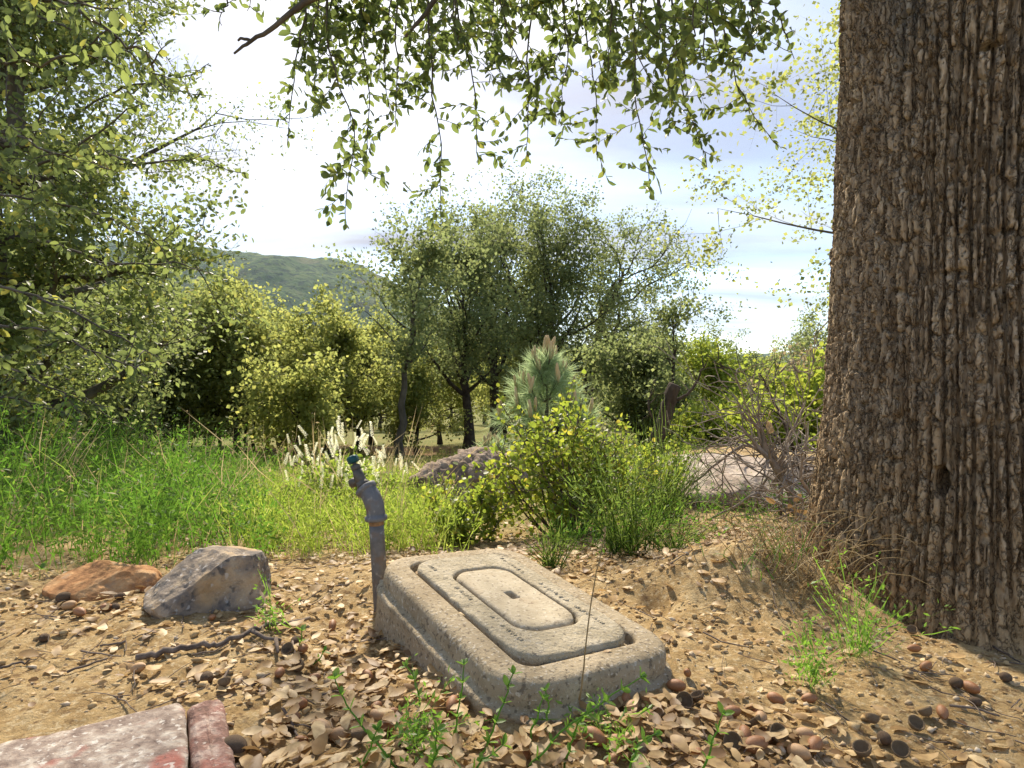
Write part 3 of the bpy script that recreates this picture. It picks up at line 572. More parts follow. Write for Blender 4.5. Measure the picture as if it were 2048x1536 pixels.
# ------------------------------------------------------------------ the big oak on the right
OAK = np.array([1.17, 1.53, 0.0]); OAK[2] = float(g(OAK[0], OAK[1]))
def trunk_centre(z): return np.array([OAK[0] + .012 * z + .02 * z * 0, OAK[1], z])
def build_big_oak():
    root = thing('big_oak_tree', 'massive oak with deeply furrowed bark at right, branches hanging over the view', 'tree', OAK)
    to_cam = math.atan2(-OAK[1], -OAK[0])
    th = np.concatenate([np.linspace(-R(100), R(28), 330), np.linspace(R(28), R(260), 60)[1:-1]]) + to_cam
    zz = np.concatenate([np.arange(-.28, 1.58, .0044), np.linspace(1.62, 4.2, 60)])
    TH, ZZ = np.meshgrid(th, zz); rel = (TH - to_cam + math.pi) % (2 * math.pi) - math.pi
    h = ZZ + .06                                                          # height over the soil
    base = .325 - .012 * np.clip(ZZ, 0, 4) + .012 * fbm(np.cos(TH) * 1.2, np.sin(TH) * 1.2, ZZ * .9, oct=2, seed=61)
    lobes = .55 + .45 * np.sin(rel * 3.0 + .7) + .35 * np.sin(rel * 5 + 2.0)
    base = base + np.exp(-np.clip(h, -.1, 9) / .13) * .055 * np.clip(lobes, .25, 1.4) + .03 * np.exp(-np.clip(h, -.1, 9) / .45)
    s = rel * .34
    wx = s + .010 * fbm(s * 5, ZZ * 2.2, oct=2, seed=63) + .0030 * fbm(s * 60, ZZ * 45, oct=3, seed=62, gain=.7) + .02 * np.sin(ZZ * 1.3); wz = ZZ + .012 * fbm(s * 30, ZZ * 18, oct=3, seed=64)
    def cols(u, w_, seed, lo, hi):
        c = np.floor(u / w_); f = u / w_ - c; jl = .30 * (_hash(c, c * 0, c * 0, seed) - .5); jr = .30 * (_hash(c + 1, c * 0, c * 0, seed) - .5)
        dl = np.abs(f - jl); dr = np.abs(1 + jr - f); d = np.minimum(dl, dr) * w_; k = np.where(dl < dr, c, c + 1)          # distance to the nearest furrow
        gate = sstep(lo, hi, vnoise(k * 7.3, wz * 7.0, seed=seed + 1)); wid = .0030 + .0022 * (.5 + .5 * vnoise(k * 3.1, wz * 11, seed=seed + 2))
        return (1 - sstep(wid * .45, wid * 1.15, d)) * gate, c
    fu1, c1 = cols(wx, .026, 71, -1.0, -.55); fu2, c2 = cols(wx + .013, .026, 81, -.15, .2)
    v1, v2, vid = voro2(wx / .024 + 3, wz / .10, seed=65); e1 = (v2 - v1) * .024
    furrow = np.maximum(np.maximum(fu1, fu2 * .7), .55 * (1 - sstep(.0010, .0034, e1)))
    f1b, f2b, cidb = voro2(wx / .016 + 7, wz / .034 + 3, seed=66); e2 = f2b - f1b
    f1c, f2c, cidc = voro2(wx / .006 + 1, wz / .011 + 9, seed=69)
    low = 1 - .6 * (1 - sstep(-.02, .2, h))
    disp = low * (.020 - .027 * furrow + (1 - furrow) * (.005 * (vid - .5) + .0055 * (cidb - .5) - .0070 * (1 - sstep(.02, .09, e2)) + .0030 * (cidc - .5))) + .0030 * fbm(wx * 110, wz * 80, oct=3, seed=67, gain=.6) + .005 * fbm(s * 8, ZZ * 5, oct=2, seed=68)
    # knot hole and small scars
    def scar(px, py, w_, hh, dep):
        dirv = P(px, py, 1.0) - np.array([0, 0, CAMZ]); a = dirv[0] ** 2 + dirv[1] ** 2; b = -2 * (dirv[0] * OAK[0] + dirv[1] * OAK[1]); c = OAK[0] ** 2 + OAK[1] ** 2 - .33 ** 2
        t = (-b - math.sqrt(max(b * b - 4 * a * c, 0))) / (2 * a); p = np.array([0, 0, CAMZ]) + dirv * t
        r_ = ((math.atan2(p[1] - OAK[1], p[0] - OAK[0]) - to_cam + math.pi) % (2 * math.pi)) - math.pi
        q = ((rel - r_) * .33 / w_) ** 2 + ((ZZ - p[2]) / hh) ** 2
        return -dep * sstep(1.35, .65, q) if False else -dep * (1 - sstep(.55, 1.3, q)), q
    for a in ((1884, 962, .013, .034, .065), (1970, 88, .022, .010, .03), (2040, 330, .014, .05, .02), (1905, 545, .03, .008, .014)):
        dd, q = scar(*a); disp = disp + dd
    rad = base + disp
    X = .012 * ZZ + rad * np.cos(TH); Y = rad * np.sin(TH)
    n, k = X.shape; i = np.arange(n - 1)[:, None] * k; j = np.arange(k)[None]; j2 = (j + 1) % k
    q = np.stack([i + j, i + j2, i + k + j2, i + k + j], -1).reshape(-1, 4)
    mb = MB(); mb.add(np.stack([X, Y, ZZ - OAK[2]], -1).reshape(-1, 3), None, q)
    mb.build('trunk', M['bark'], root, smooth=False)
    return root
big_oak = build_big_oak()

def spray_leaves(pl, rad, side_every, twig_len, leaf_len, hang=.6, dens=1.0, sub=True):
    """a hanging shoot: wood tubes and leaf arrays (pos, axis, normal, size) in world space"""
    w = []; Lf = []
    seg = np.linalg.norm(np.diff(pl, axis=0), axis=1); cum = np.concatenate([[0], np.cumsum(seg)]); tot = cum[-1]
    w.append((pl, np.linspace(rad, rad * .25, len(pl)), 5))
    def at(s): return np.array([np.interp(s, cum, pl[:, a]) for a in range(3)])
    def along(q, d, L, n):
        for i in range(n):
            s = (i + .6) / n; p = q(s); dd = d(s)
            for _ in range(1 if rng.random() < .75 else 2):
                ax = unit(dd * .55 + rdir(1)[0] * .8 + np.array([0, 0, -hang])); Lf.append((p, ax, rdir(1, (0, -.2, .5))[0], leaf_len * (.6 + .65 * rng.random())))
    s = side_every * .6
    while s < tot:
        p = at(s); d0 = unit(at(min(s + .02, tot)) - at(max(s - .02, 0)))
        L = twig_len * (.5 + .8 * rng.random()) * (1 - .35 * s / tot)
        d = unit(d0 * .15 + rdir(1)[0] * np.array([1.2, 1.0, .7]) + np.array([0, 0, -.05])); tp = poly(p, d, L, 4, .16, 0, hang * .22)
        w.append((tp, np.linspace(rad * .38, rad * .14, 5), 4))
        c2 = np.linspace(0, 1, 5)
        along(lambda s_: np.array([np.interp(s_, c2, tp[:, a]) for a in range(3)]), lambda s_: unit(tp[-1] - tp[0]), L, max(3, int(L / .018 * dens)))
        if sub and L > twig_len * .7:
            tp2 = poly(tp[2], unit(unit(tp[-1] - tp[0]) + rdir(1)[0]), L * .55, 3, .16, 0, hang * .3)
            w.append((tp2, np.linspace(rad * .25, rad * .1, 4), 3)); c3 = np.linspace(0, 1, 4)
            along(lambda s_: np.array([np.interp(s_, c3, tp2[:, a]) for a in range(3)]), lambda s_: unit(tp2[-1] - tp2[0]), L * .55, max(2, int(L * .55 / .016 * dens)))
        s += side_every * (.6 + .8 * rng.random())
    along(lambda s_: at(s_ * tot), lambda s_: unit(pl[-1] - pl[0]), tot, int(tot / .03 * dens))
    return w, Lf
def build_boughs(root, rootloc, boughs, leaf, leaf_one, wood, nsingle, width=.48):
    """boughs: list of (wood list, leaf list); nearest big leaves in view become single objects"""
    allL = []; brs = []
    for bi, (w, Lf) in enumerate(boughs):
        mb = MB()
        for pts, rad, k in w: tube(mb, pts - rootloc, rad, k, cap=True)
        brs.append(mb.build('branch', M[wood], root))
        allL += [(bi, *l) for l in Lf]
    cam_ = np.array([0, 0, CAMZ])
    pos = np.array([l[1] for l in allL]); sz = np.array([l[4] for l in allL]); bi = np.array([l[0] for l in allL]); ax = np.array([l[2] for l in allL]); nr = np.array([l[3] for l in allL])
    v = pos - cam_; inview = (v[:, 1] > .3) & (np.abs(v[:, 0] / v[:, 1]) < .82) & (v[:, 2] / v[:, 1] < .60) & (v[:, 2] / v[:, 1] > -.6)
    score = np.where(inview, sz / np.linalg.norm(v, axis=1), 0); order = np.argsort(-score); top = order[:nsingle]
    one = MB(); leaves(one, [[0, 0, 0]], [[1, 0, 0]], [[0, 0, 1]], 1.0, width, LEAF_HI); me = one.mesh('leaf', M[leaf_one])
    for i in top: leaf_obj(me, pos[i] - rootloc, ax[i], nr[i], sz[i], brs[bi[i]])
    rest = order[nsingle:]
    for b in range(len(boughs)):
        r_ = rest[bi[rest] == b]
        if len(r_) == 0: continue
        f = MB(); leaves(f, pos[r_] - rootloc, ax[r_], nr[r_], sz[r_], width, LEAF_HI); f.build('foliage', M[leaf], brs[b], smooth=False, kind='stuff')
    return brs
def hang_path(pts, depth, jit=.015):
    """photo pixels + distance -> smooth polyline"""
    q = np.array([P(a, b, depth + (c if len(t) > 2 else 0)) for t in pts for a, b, c in [t if len(t) > 2 else (*t, 0)]])
    t = np.linspace(0, len(q) - 1, 5 * (len(q) - 1) + 1); o = np.stack([np.interp(t, np.arange(len(q)), q[:, a]) for a in range(3)], -1)
    return o + np.cumsum(rng.normal(size=o.shape), axis=0) * jit * .3
SPR = [([(655, -160), (640, 60), (690, 250), (680, 425)], 2.05, .10), ([(745, -160), (720, 60), (735, 190), (725, 330)], 2.25, .12), ([(830, -140), (850, 90), (870, 250), (868, 420)], 2.1, .11),
       ([(905, -160), (930, 60), (960, 200), (965, 330)], 2.2, .12), ([(1000, -140), (990, 40), (1000, 120), (1010, 180)], 2.4, .12), ([(1090, -160), (1072, 60), (1075, 200), (1085, 310)], 2.2, .11),
       ([(1170, -140), (1160, 40), (1180, 180), (1185, 310)], 2.35, .13), ([(1250, -160), (1270, 60), (1280, 180), (1300, 300), (1310, 390)], 2.3, .12), ([(1340, -140), (1350, 60), (1380, 190), (1420, 320)], 2.2, .13),
       ([(1430, -150), (1450, 40), (1490, 170), (1555, 275)], 2.15, .11), ([(1520, -150), (1545, -20), (1575, 60), (1600, 120)], 2.0, .08), ([(620, -150), (610, 30), (585, 120), (575, 280)], 2.1, .05),
       ([(470, -120), (455, -40), (445, 10), (450, 55)], 2.0, .05), ([(780, -130), (790, 30), (800, 120), (795, 240)], 2.15, .13), ([(690, -130), (665, 20), (650, 110), (640, 190)], 2.2, .13), ([(1120, -130), (1130, 20), (1140, 120), (1130, 210)], 2.2, .13), ([(1300, -130), (1310, 20), (1330, 120), (1340, 230)], 2.2, .13), ([(1220, -130), (1215, 0), (1225, 90), (1230, 160)], 2.0, .11), ([(880, -130), (885, 0), (890, 70), (900, 130)], 2.4, .13), ([(1400, -130), (1410, 0), (1420, 60), (1440, 120)], 2.1, .13), ([(560, -130), (545, -60), (520, -20), (500, 10)], 2.2, .05)]
for _i in range(18):
    _x = 590 + 970 * (_i + rng.random()) / 18; _e = rng.uniform(60, 215) - 60 * (_x > 1450); SPR.append(([(_x + rng.normal() * 30, -150), (_x, -60), (_x + rng.normal() * 25, _e * .5), (_x + rng.normal() * 40, _e)], rng.uniform(1.8, 2.25), .11))
boughs = []
for pts, d, tl in SPR:
    boughs.append(spray_leaves(hang_path(pts, d), .0045, (.050 if tl > .09 else .075), tl * 1.8, .036, hang=.30, dens=1.0 if tl > .09 else .7))
# the bare branch poking in at top left, and the limbs that carry the shoots
bare = hang_path([(900, -120), (760, -60), (620, -5), (560, 40), (500, 80), (466, 104)], 1.75, .006)
stub = hang_path([(500, 80), (482, 76), (474, 80)], 1.75, .002)
boughs.append(([(bare, np.linspace(.014, .003, len(bare)), 8), (stub, np.linspace(.005, .003, len(stub)), 5)], []))
rb = hang_path([(905, -60), (850, 25), (805, 70)], 2.0, .006); boughs.append(([(rb, np.linspace(.012, .005, len(rb)), 6)], []))
oz = OAK[2]
def limb(a, b, r0, r1, n=14, sag=.15):
    t = np.linspace(0, 1, n)[:, None]; p = np.array(a)[None] * (1 - t) + np.array(b)[None] * t + np.array([0, 0, sag])[None] * np.sin(t * math.pi)
    p = p + np.cumsum(rng.normal(size=p.shape), 0) * .012; return (p, np.linspace(r0, r1, n), 8)
boughs.append(([limb((1.1, 1.6, 2.6), (-1.1, 2.5, 2.25), .10, .02), limb((.6, 1.8, 2.6), (.9, 3.0, 2.5), .05, .015), limb((1.1, 1.6, 2.2), (1.0, 2.3, 2.05), .05, .012), limb((-.1, 2.1, 2.6), (-.7, 1.7, 1.95), .04, .02)], []))
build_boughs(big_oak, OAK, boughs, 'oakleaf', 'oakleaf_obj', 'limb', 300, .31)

# ------------------------------------------------------------------ the near live oak on the left
LO = np.array([-4.3, 5.0, 0.0]); LO[2] = float(g(LO[0], LO[1]))
left_oak = thing('live_oak_tree', 'large live oak filling the left side, glossy leaves reaching to the ground', 'tree', LO)
def build_left_oak():
    w, c = gen_tree(7.4, .15, cb=.05, spread=.30, nl=40, ns=10, ntw=8, nleaf=45000, lsize=.042, clump=.08, elev=(-14, 70), twigs=True, tpl=LEAF_LO, width=.36, wander=.08, lean=(.03, 0), bend=.03, down=.35, gap=.08)
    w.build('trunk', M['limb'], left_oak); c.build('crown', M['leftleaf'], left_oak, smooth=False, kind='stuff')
    b2 = np.array([-3.75, 4.5, 0.0]); b2[2] = float(g(b2[0], b2[1]))
    o2 = thing('live_oak_tree', 'leafy live oak stem in front of the larger left oak, small glossy leaves', 'tree', b2)
    w, c = gen_tree(6.4, .10, cb=.06, spread=.20, nl=44, ns=10, ntw=8, nleaf=60000, lsize=.044, clump=.075, elev=(-20, 60), twigs=True, tpl=LEAF_MID, width=.36, wander=.10, lean=(.02, 0), bend=.03, down=.35, gap=.05)
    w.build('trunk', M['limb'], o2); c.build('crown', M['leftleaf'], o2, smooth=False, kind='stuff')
    B = []
    LP = [([(-160, 540), (0, 570), (120, 620), (250, 690), (300, 720)], 2.6, .13), ([(-160, 590), (0, 655), (110, 680), (200, 720), (270, 760)], 2.5, .12), ([(-160, 360), (0, 395), (150, 420), (250, 470), (330, 500)], 2.9, .13),
          ([(-160, 60), (0, 120), (80, 150), (160, 110), (250, 60)], 2.2, .10), ([(-160, -60), (60, -20), (200, 20), (300, 80), (330, 150)], 2.0, .08), ([(-160, 200), (0, 260), (120, 300), (220, 330)], 2.7, .12),
          ([(-160, 700), (0, 730), (120, 780), (230, 820)], 2.9, .12), ([(60, 330), (160, 280), (240, 220), (290, 190)], 3.0, .11), ([(100, 480), (220, 520), (330, 520), (400, 540)], 3.2, .13), ([(200, 310), (330, 330), (430, 310), (490, 330)], 3.6, .10),
          ([(-160, -100), (20, -80), (140, -30), (220, 10)], 1.8, .08), ([(-150, 800), (0, 800), (100, 820), (180, 860)], 3.2, .12), ([(50, 20), (180, 90), (260, 110), (320, 170), (420, 200)], 4.0, .12), ([(150, 230), (260, 170), (380, 150), (430, 120)], 4.2, .12)]
    for pts, d, tl in LP:
        B.append(spray_leaves(hang_path(pts, d, .03), .008, .06, tl * 1.6, .043, hang=.4, dens=.75))
    build_boughs(left_oak, LO, B, 'leftleaf', 'leftleaf_obj', 'limb', 300, .34)
build_left_oak()

# ------------------------------------------------------------------ concrete meter box
bl, br, fr, fl = P(746, 1115.5, 1.277), P(1020, 1088, 1.46), P(1377, 1297, 1.0), P(1029, 1387, .817)
BC = (bl + br + fr + fl) / 4
bu = unit((br - bl) + (fr - fl)); bv = (bl - fl) + (br - fr); bv = unit(bv - bu * (bv @ bu)); bn = np.cross(bu, bv)
BW, BL_ = (np.linalg.norm(br - bl) + np.linalg.norm(fr - fl)) / 2, (np.linalg.norm(bl - fl) + np.linalg.norm(br - fr)) / 2
def in_box(x, y, m=0.0):
    d = np.stack([np.asarray(x) - BC[0], np.asarray(y) - BC[1]], -1); return (np.abs(d @ bu[:2]) < BW / 2 + m) & (np.abs(d @ bv[:2]) < BL_ / 2 + m)
def rrect(w, l, r, nc=14, nw=22, nl=34):
    r = min(r, w / 2 - 1e-4, l / 2 - 1e-4); out = []
    cs = [(w / 2 - r, l / 2 - r, 0), (-w / 2 + r, l / 2 - r, 90), (-w / 2 + r, -l / 2 + r, 180), (w / 2 - r, -l / 2 + r, 270)]
    for i, (cx_, cy_, a0) in enumerate(cs):
        a = np.radians(a0 + np.linspace(0, 90, nc)); arc = np.stack([cx_ + r * np.cos(a), cy_ + r * np.sin(a)], -1); out.append(arc)
        nx = cs[(i + 1) % 4]; a1 = math.radians(nx[2]); e = np.array([nx[0] + r * math.cos(a1), nx[1] + r * math.sin(a1)])
        m = nw if i % 2 == 0 else nl; t = np.linspace(0, 1, m + 2)[1:-1, None]; out.append(arc[-1] * (1 - t) + e * t)
    return np.concatenate(out)
def loops_mesh(prof, rough=.0008, seed=0, close=False, chips=()):
    """prof: list of (w, l, r, z, extra roughness)"""
    rings = []
    for (w, l, r, z, ex) in prof:
        p = rrect(w, l, r); k = len(p)
        nrm = unit(np.concatenate([p, np.zeros((k, 1))], 1))[:, :2]
        n1 = fbm(p[:, 0] * 170, p[:, 1] * 170, np.full(k, z * 170), oct=3, seed=seed); n2 = fbm(p[:, 0] * 40, p[:, 1] * 40, np.full(k, z * 60), oct=2, seed=seed + 9)
        am = rough + ex
        zc = z + am * .8 * n1 + am * n2 * .5
        pp = p + nrm * (am * n1 + am * n2 * .7)[:, None]
        for (cu, cv, cr, dep) in chips: zc = zc - dep * np.exp(-((p[:, 0] - cu) ** 2 + (p[:, 1] - cv) ** 2) / cr ** 2)
        rings.append(np.concatenate([pp, zc[:, None]], 1))
    v = np.array(rings); n, k = v.shape[:2]; i = np.arange(n - 1)[:, None] * k; j = np.arange(k)[None]; j2 = (j + 1) % k
    q = np.stack([i + j, i + j2, i + k + j2, i + k + j], -1).reshape(-1, 4); v = v.reshape(-1, 3); t = None
    if close:
        v = np.concatenate([v, v[-k:].mean(0, keepdims=True)]); jj = np.arange(k); t = np.stack([(n - 1) * k + jj, (n - 1) * k + (jj + 1) % k, np.full(k, n * k)], -1)
    return v, t, q
def build_meter_box():
    root = thing('meter_box', 'weathered concrete meter box with lid, tilted in the soil at centre', 'meter box', (0, 0, 0))
    root.matrix_world = Matrix(((bu[0], bv[0], bn[0], BC[0]), (bu[1], bv[1], bn[1], BC[1]), (bu[2], bv[2], bn[2], BC[2]), (0, 0, 0, 1)))
    W, L = BW, BL_; rc = .078
    def o(d, z, ex=0.0): return (W - 2 * d, L - 2 * d, rc - d, z, ex)
    prof = [o(-.010, -.30), o(-.0095, -.22), o(-.009, -.15, .0006), o(-.0085, -.09, .0008), o(-.010, -.060, .001), o(-.013, -.050, .0035), o(-.010, -.0440, .0040), o(-.003, -.0425, .002), o(.0015, -.040, .0006), o(.0005, -.034), o(0, -.026), o(.0010, -.014), o(.0038, -.0072), o(.0080, -.0032), o(.014, -.0008)]
    prof += [o(.017 + .0045 * i, 0) for i in range(1, 7)] + [o(.049, -.0012), o(.0515, -.004), o(.0525, -.010), o(.0530, -.020), o(.0600, -.021)]
    mb = MB(); v, t, q = loops_mesh(prof, .0007, 3); mb.add(v, None, q[:, ::-1] if False else q); mb.build('frame', M['concrete'], root)
    lw, ll, lr = W - 2 * .0560, L - 2 * .0560, .056
    rw, rl, rr_ = lw - .104, ll - .165, .040
    def m(f, z, ex=0.0, e=0.0): a = 1 - f; return (lw * a + (rw + .011) * f - e, ll * a + (rl + .011) * f - e, lr * a + (rr_ + .004) * f, z, ex)
    top = .0062
    prof = [m(0, -.034), m(0, -.006), m(0, -.001, .0006), m(.015, top - .003, .0006), m(.04, top - .0006, .0006)] + [m(.08 + .84 * i / 16, top, .0005) for i in range(17)] + [m(.955, top - .0006, .0006), m(.985, top - .003, .0006), m(1, top - .007, .0005), m(1, -.02)]
    ch = [(-.02, -ll / 2, .012, .004), (-lw / 2, -.02, .016, .005), (-lw / 2 + .004, .03, .008, .004), (-lw / 2, -.12, .012, .003), (rw / 2, -rl / 2 + .02, .010, .005)]
    mb = MB(); v, t, q = loops_mesh(prof, .0007, 5, chips=ch); mb.add(v, None, q); lid = mb.build('lid', M['lid'], root)
    # worn raised lettering along both long sides: only illegible stubs remain
    let = MB()
    bv_ = np.array([(-1, -1, 0), (1, -1, 0), (1, 1, 0), (-1, 1, 0), (-.6, -.75, 1), (.6, -.75, 1), (.6, .75, 1), (-.6, .75, 1)], float); bq = [(4, 5, 6, 7), (0, 1, 5, 4), (1, 2, 6, 5), (2, 3, 7, 6), (3, 0, 4, 7)]
    for side in (-1, 1):
        cu = side * (lw / 2 - .030)
        for i in range(21):
            cv = -.155 + i * .0165
            if (i in (6, 7, 14) and side < 0) or (i in (5, 12, 13) and side > 0) or rng.random() < .08: continue
            nb = rng.integers(2, 5); slant = rng.normal() * .12
            for s in range(nb + (rng.random() < .5)):
                cross = s == nb; a = (1.57 if cross else 0) + slant + rng.normal() * .08; hl = (.0028 if cross else .0042) * (.7 + .5 * rng.random()); hw = .0011 + .0004 * rng.random()
                c, sn = math.cos(a), math.sin(a); p = bv_ * np.array([hl, hw, .0013 + .0010 * rng.random()])
                x = p[:, 0] * c - p[:, 1] * sn + cu + rng.normal() * .0010; y = p[:, 0] * sn + p[:, 1] * c + cv + (0 if cross else (s - (nb - 1) / 2) * .0034) + rng.normal() * .0005
                let.add(np.stack([x, y, p[:, 2] + top - .0002], -1), None, bq)
    let.build('lettering', M['lid'], lid, kind='stuff')
    # reading lid with its finger hole
    def k_(f, z, ex=0.0):
        a = 1 - f; return (rw * a + .017 * f, rl * a + .030 * f, rr_ * a + .003 * f, z, ex)
    prof = [k_(0, -.02), k_(0, -.004), k_(.006, .0005), k_(.03, .0045), k_(.07, .0065), k_(.12, .0075)] + [k_(.12 + .85 * i / 16, .0078 - .0022 * (i / 16) ** 1.5) for i in range(1, 17)] + [k_(.985, .0048), k_(1, .001), k_(1, -.016)]
    mb = MB(); v, t, q = loops_mesh(prof, .0005, 8, close=True, chips=[(rw * .3, -rl / 2, .012, .003)]); mb.add(v, t, q); mb.build('reading_lid', M['reader'], root)
    return root
build_meter_box()

# ------------------------------------------------------------------ standpipe with tap
def build_pipe():
    b = P(764, 1245, 1.36); tp = P(753, 1050, 1.36)
    root = thing('standpipe', 'grey galvanised standpipe with elbow and teal handled tap behind the box', 'standpipe', b)
    ax = unit(tp - b); hs = np.linalg.norm(tp - b); r = .0165
    def part(name, pts, rad, mat, k=20):
        mb = MB(); tube(mb, np.asarray(pts) - 0, rad, k); return mb.build(name, M[mat], root)
    part('riser_pipe', [ax * s for s in np.linspace(-.25, hs, 14)], r, 'steel')
    part('pipe_thread', [ax * (hs - .002), ax * (hs + .004), ax * (hs + .012)], [r * .98, r * 1.0, r * .97], 'rust')
    # elbow: straight collar, then bends to the upper left and back
    out = unit(np.array([-.62, .30, .72])); e0 = ax * (hs + .010); pts = []; rad = []
    for s, rr in ((0, 1.30), (.0015, 1.50), (.0095, 1.50), (.0115, 1.27), (.018, 1.25)): pts.append(e0 + ax * s); rad.append(r * rr)
    p = pts[-1].copy(); n = 12
    for i in range(n):
        f = (i + 1) / n; d = unit(ax * (1 - f) + out * f); p = p + d * .0042; pts.append(p.copy()); rad.append(r * (1.22 + .06 * math.sin(f * math.pi)))
    for s, rr in ((.002, 1.24), (.004, 1.50), (.0125, 1.50), (.0145, 1.2)): pts.append(p + out * s); rad.append(r * rr)
    part('elbow', pts, rad, 'castiron', 24)
    e1 = p + out * .016
    part('tap_neck', [e1, e1 + out * .004, e1 + out * .010, e1 + out * .016], [r * .95, r * .98, r * .78, r * .72], 'brass')
    o2 = unit(np.array([-.38, .12, .92])); e2 = e1 + out * .012
    part('tap_body', [e2 - o2 * .006, e2 + o2 * .002, e2 + o2 * .016, e2 + o2 * .03], [r * .5, r * .74, r * .74, r * .62], 'brass')
    sp = unit(np.array([-.85, .35, -.4]))
    part('spout', [e2 + o2 * .006, e2 + o2 * .006 + sp * .014, e2 + o2 * .006 + sp * .017, e2 + o2 * .006 + sp * .026], [r * .5, r * .55, r * .66, r * .66], 'brass')
    e3 = e2 + o2 * .029
    part('hex_nut', [e3, e3 + o2 * .002, e3 + o2 * .010, e3 + o2 * .012], [r * .62, r * .72, r * .72, r * .60], 'brass', 6)
    part('tap_stem', [e3 + o2 * .011, e3 + o2 * .018], [r * .3, r * .3], 'brass', 10)
    # lobed handle
    mb = MB(); a_ = unit(np.cross(o2, [0, 1, .1])); b_ = np.cross(o2, a_); k = 30; th = np.arange(k) * 2 * math.pi / k
    rings = []
    for s, rr in ((.0, .25), (.0005, .62), (.003, .74), (.013, .76), (.0165, .62), (.018, .3)):
        q = r * rr * (1 + .10 * np.cos(th * 5)); rings.append(e3 + o2 * (.017 + s) + q[:, None] * (np.cos(th)[:, None] * a_ + np.sin(th)[:, None] * b_))
    v = np.array(rings); nn = len(rings); i = np.arange(nn - 1)[:, None] * k; j = np.arange(k)[None]; j2 = (j + 1) % k
    v = np.concatenate([v.reshape(-1, 3), v[-1].mean(0, keepdims=True), v[0].mean(0, keepdims=True)]); jj = np.arange(k)
    mb.add(v, np.concatenate([np.stack([(nn - 1) * k + jj, (nn - 1) * k + (jj + 1) % k, np.full(k, nn * k)], -1), np.stack([(jj + 1) % k, jj, np.full(k, nn * k + 1)], -1)]), np.stack([i + j, i + j2, i + k + j2, i + k + j], -1).reshape(-1, 4))
    mb.build('handle', M['teal'], root)
build_pipe()

# ------------------------------------------------------------------ rocks
import bmesh
def ico(sub):
    bm = bmesh.new(); bmesh.ops.create_icosphere(bm, subdivisions=sub, radius=1.0)
    v = np.array([a.co[:] for a in bm.verts]); f = np.array([[b.index for b in a.verts] for a in bm.faces]); bm.free(); return v, f
ICO5, ICO4, ICO2, ICO1 = ico(6), ico(4), ico(2), ico(1)
def rock(size, planes, seed, amp=.05, base=ICO5):
    v, f = base; v = v.copy()
    for (n, d) in planes:
        n = unit(np.array(n, float)); s = v @ n - d; v = v - np.maximum(s, 0)[:, None] * n[None] * .97
    v = v * np.asarray(size); s = np.max(size)
    nn = fbm(v[:, 0] * 2.2 / s, v[:, 1] * 2.2 / s, v[:, 2] * 2.2 / s, oct=6, seed=seed, gain=.55)
    n2 = np.abs(fbm(v[:, 0] * 6 / s, v[:, 1] * 6 / s, v[:, 2] * 6 / s, oct=4, seed=seed + 3))
    return v + unit(v) * (nn * amp - n2 * amp * .6)[:, None] * s, f
def put_rock(name, label, loc, size, planes, seed, mat, rz=0, amp=.05):
    v, f = rock(size, planes, seed, amp); mb = MB(); mb.add(v, f); o = mb.build(name, M[mat], None, smooth=False, loc=loc); o.rotation_euler = (0, 0, rz); return tag(o, label, 'rock')
rc_ = ground_at(398, 1222)
put_rock('rock', 'grey angular rock with tan sunlit face, left of the pipe', (rc_[0], rc_[1] + .06, rc_[2] + .030), (.142, .115, .100), [((-.45, -.45, .78), .50), ((.62, -.75, .12), .48), ((.1, .2, 1), .72), ((1, .1, .15), .70), ((-.1, -.9, .5), .72), ((-.9, .3, .5), .72)], 101, 'rockgrey', amp=.085)
ro = ground_at(172, 1196)
put_rock('rock', 'low flat orange rock half buried beside the grey rock', (ro[0], ro[1] + .06, ro[2] + .004), (.125, .09, .058), [((-.25, -.35, .9), .55), ((.6, -.6, .5), .66), ((.3, .2, 1), .70)], 111, 'rockorange', amp=.09)
M['rockpale'] = surf('pale_rock', [(.34, (.30, .235, .185)), (.5, (.48, .39, .31)), (.66, (.62, .53, .44))], scale=9, detail=12, rough=.92, bump=.9, bscale=40, bdist=.01, specks=[(30, .55, .64, (.17, .125, .10), .7, 8), (60, .60, .68, (.68, .62, .54), .5)])
pr = P(1450, 1050, 3.05)
put_rock('boulder', 'long pale boulder lying behind the dead branches, left of the big trunk', (pr[0], pr[1] + .12, float(g(pr[0], pr[1])) + .02), (.66, .30, .21), [((0, -.3, 1), .62), ((-.4, -.5, .8), .66), ((.5, -.6, .6), .74), ((-1, 0, .4), .8)], 121, 'rockpale', amp=.05)
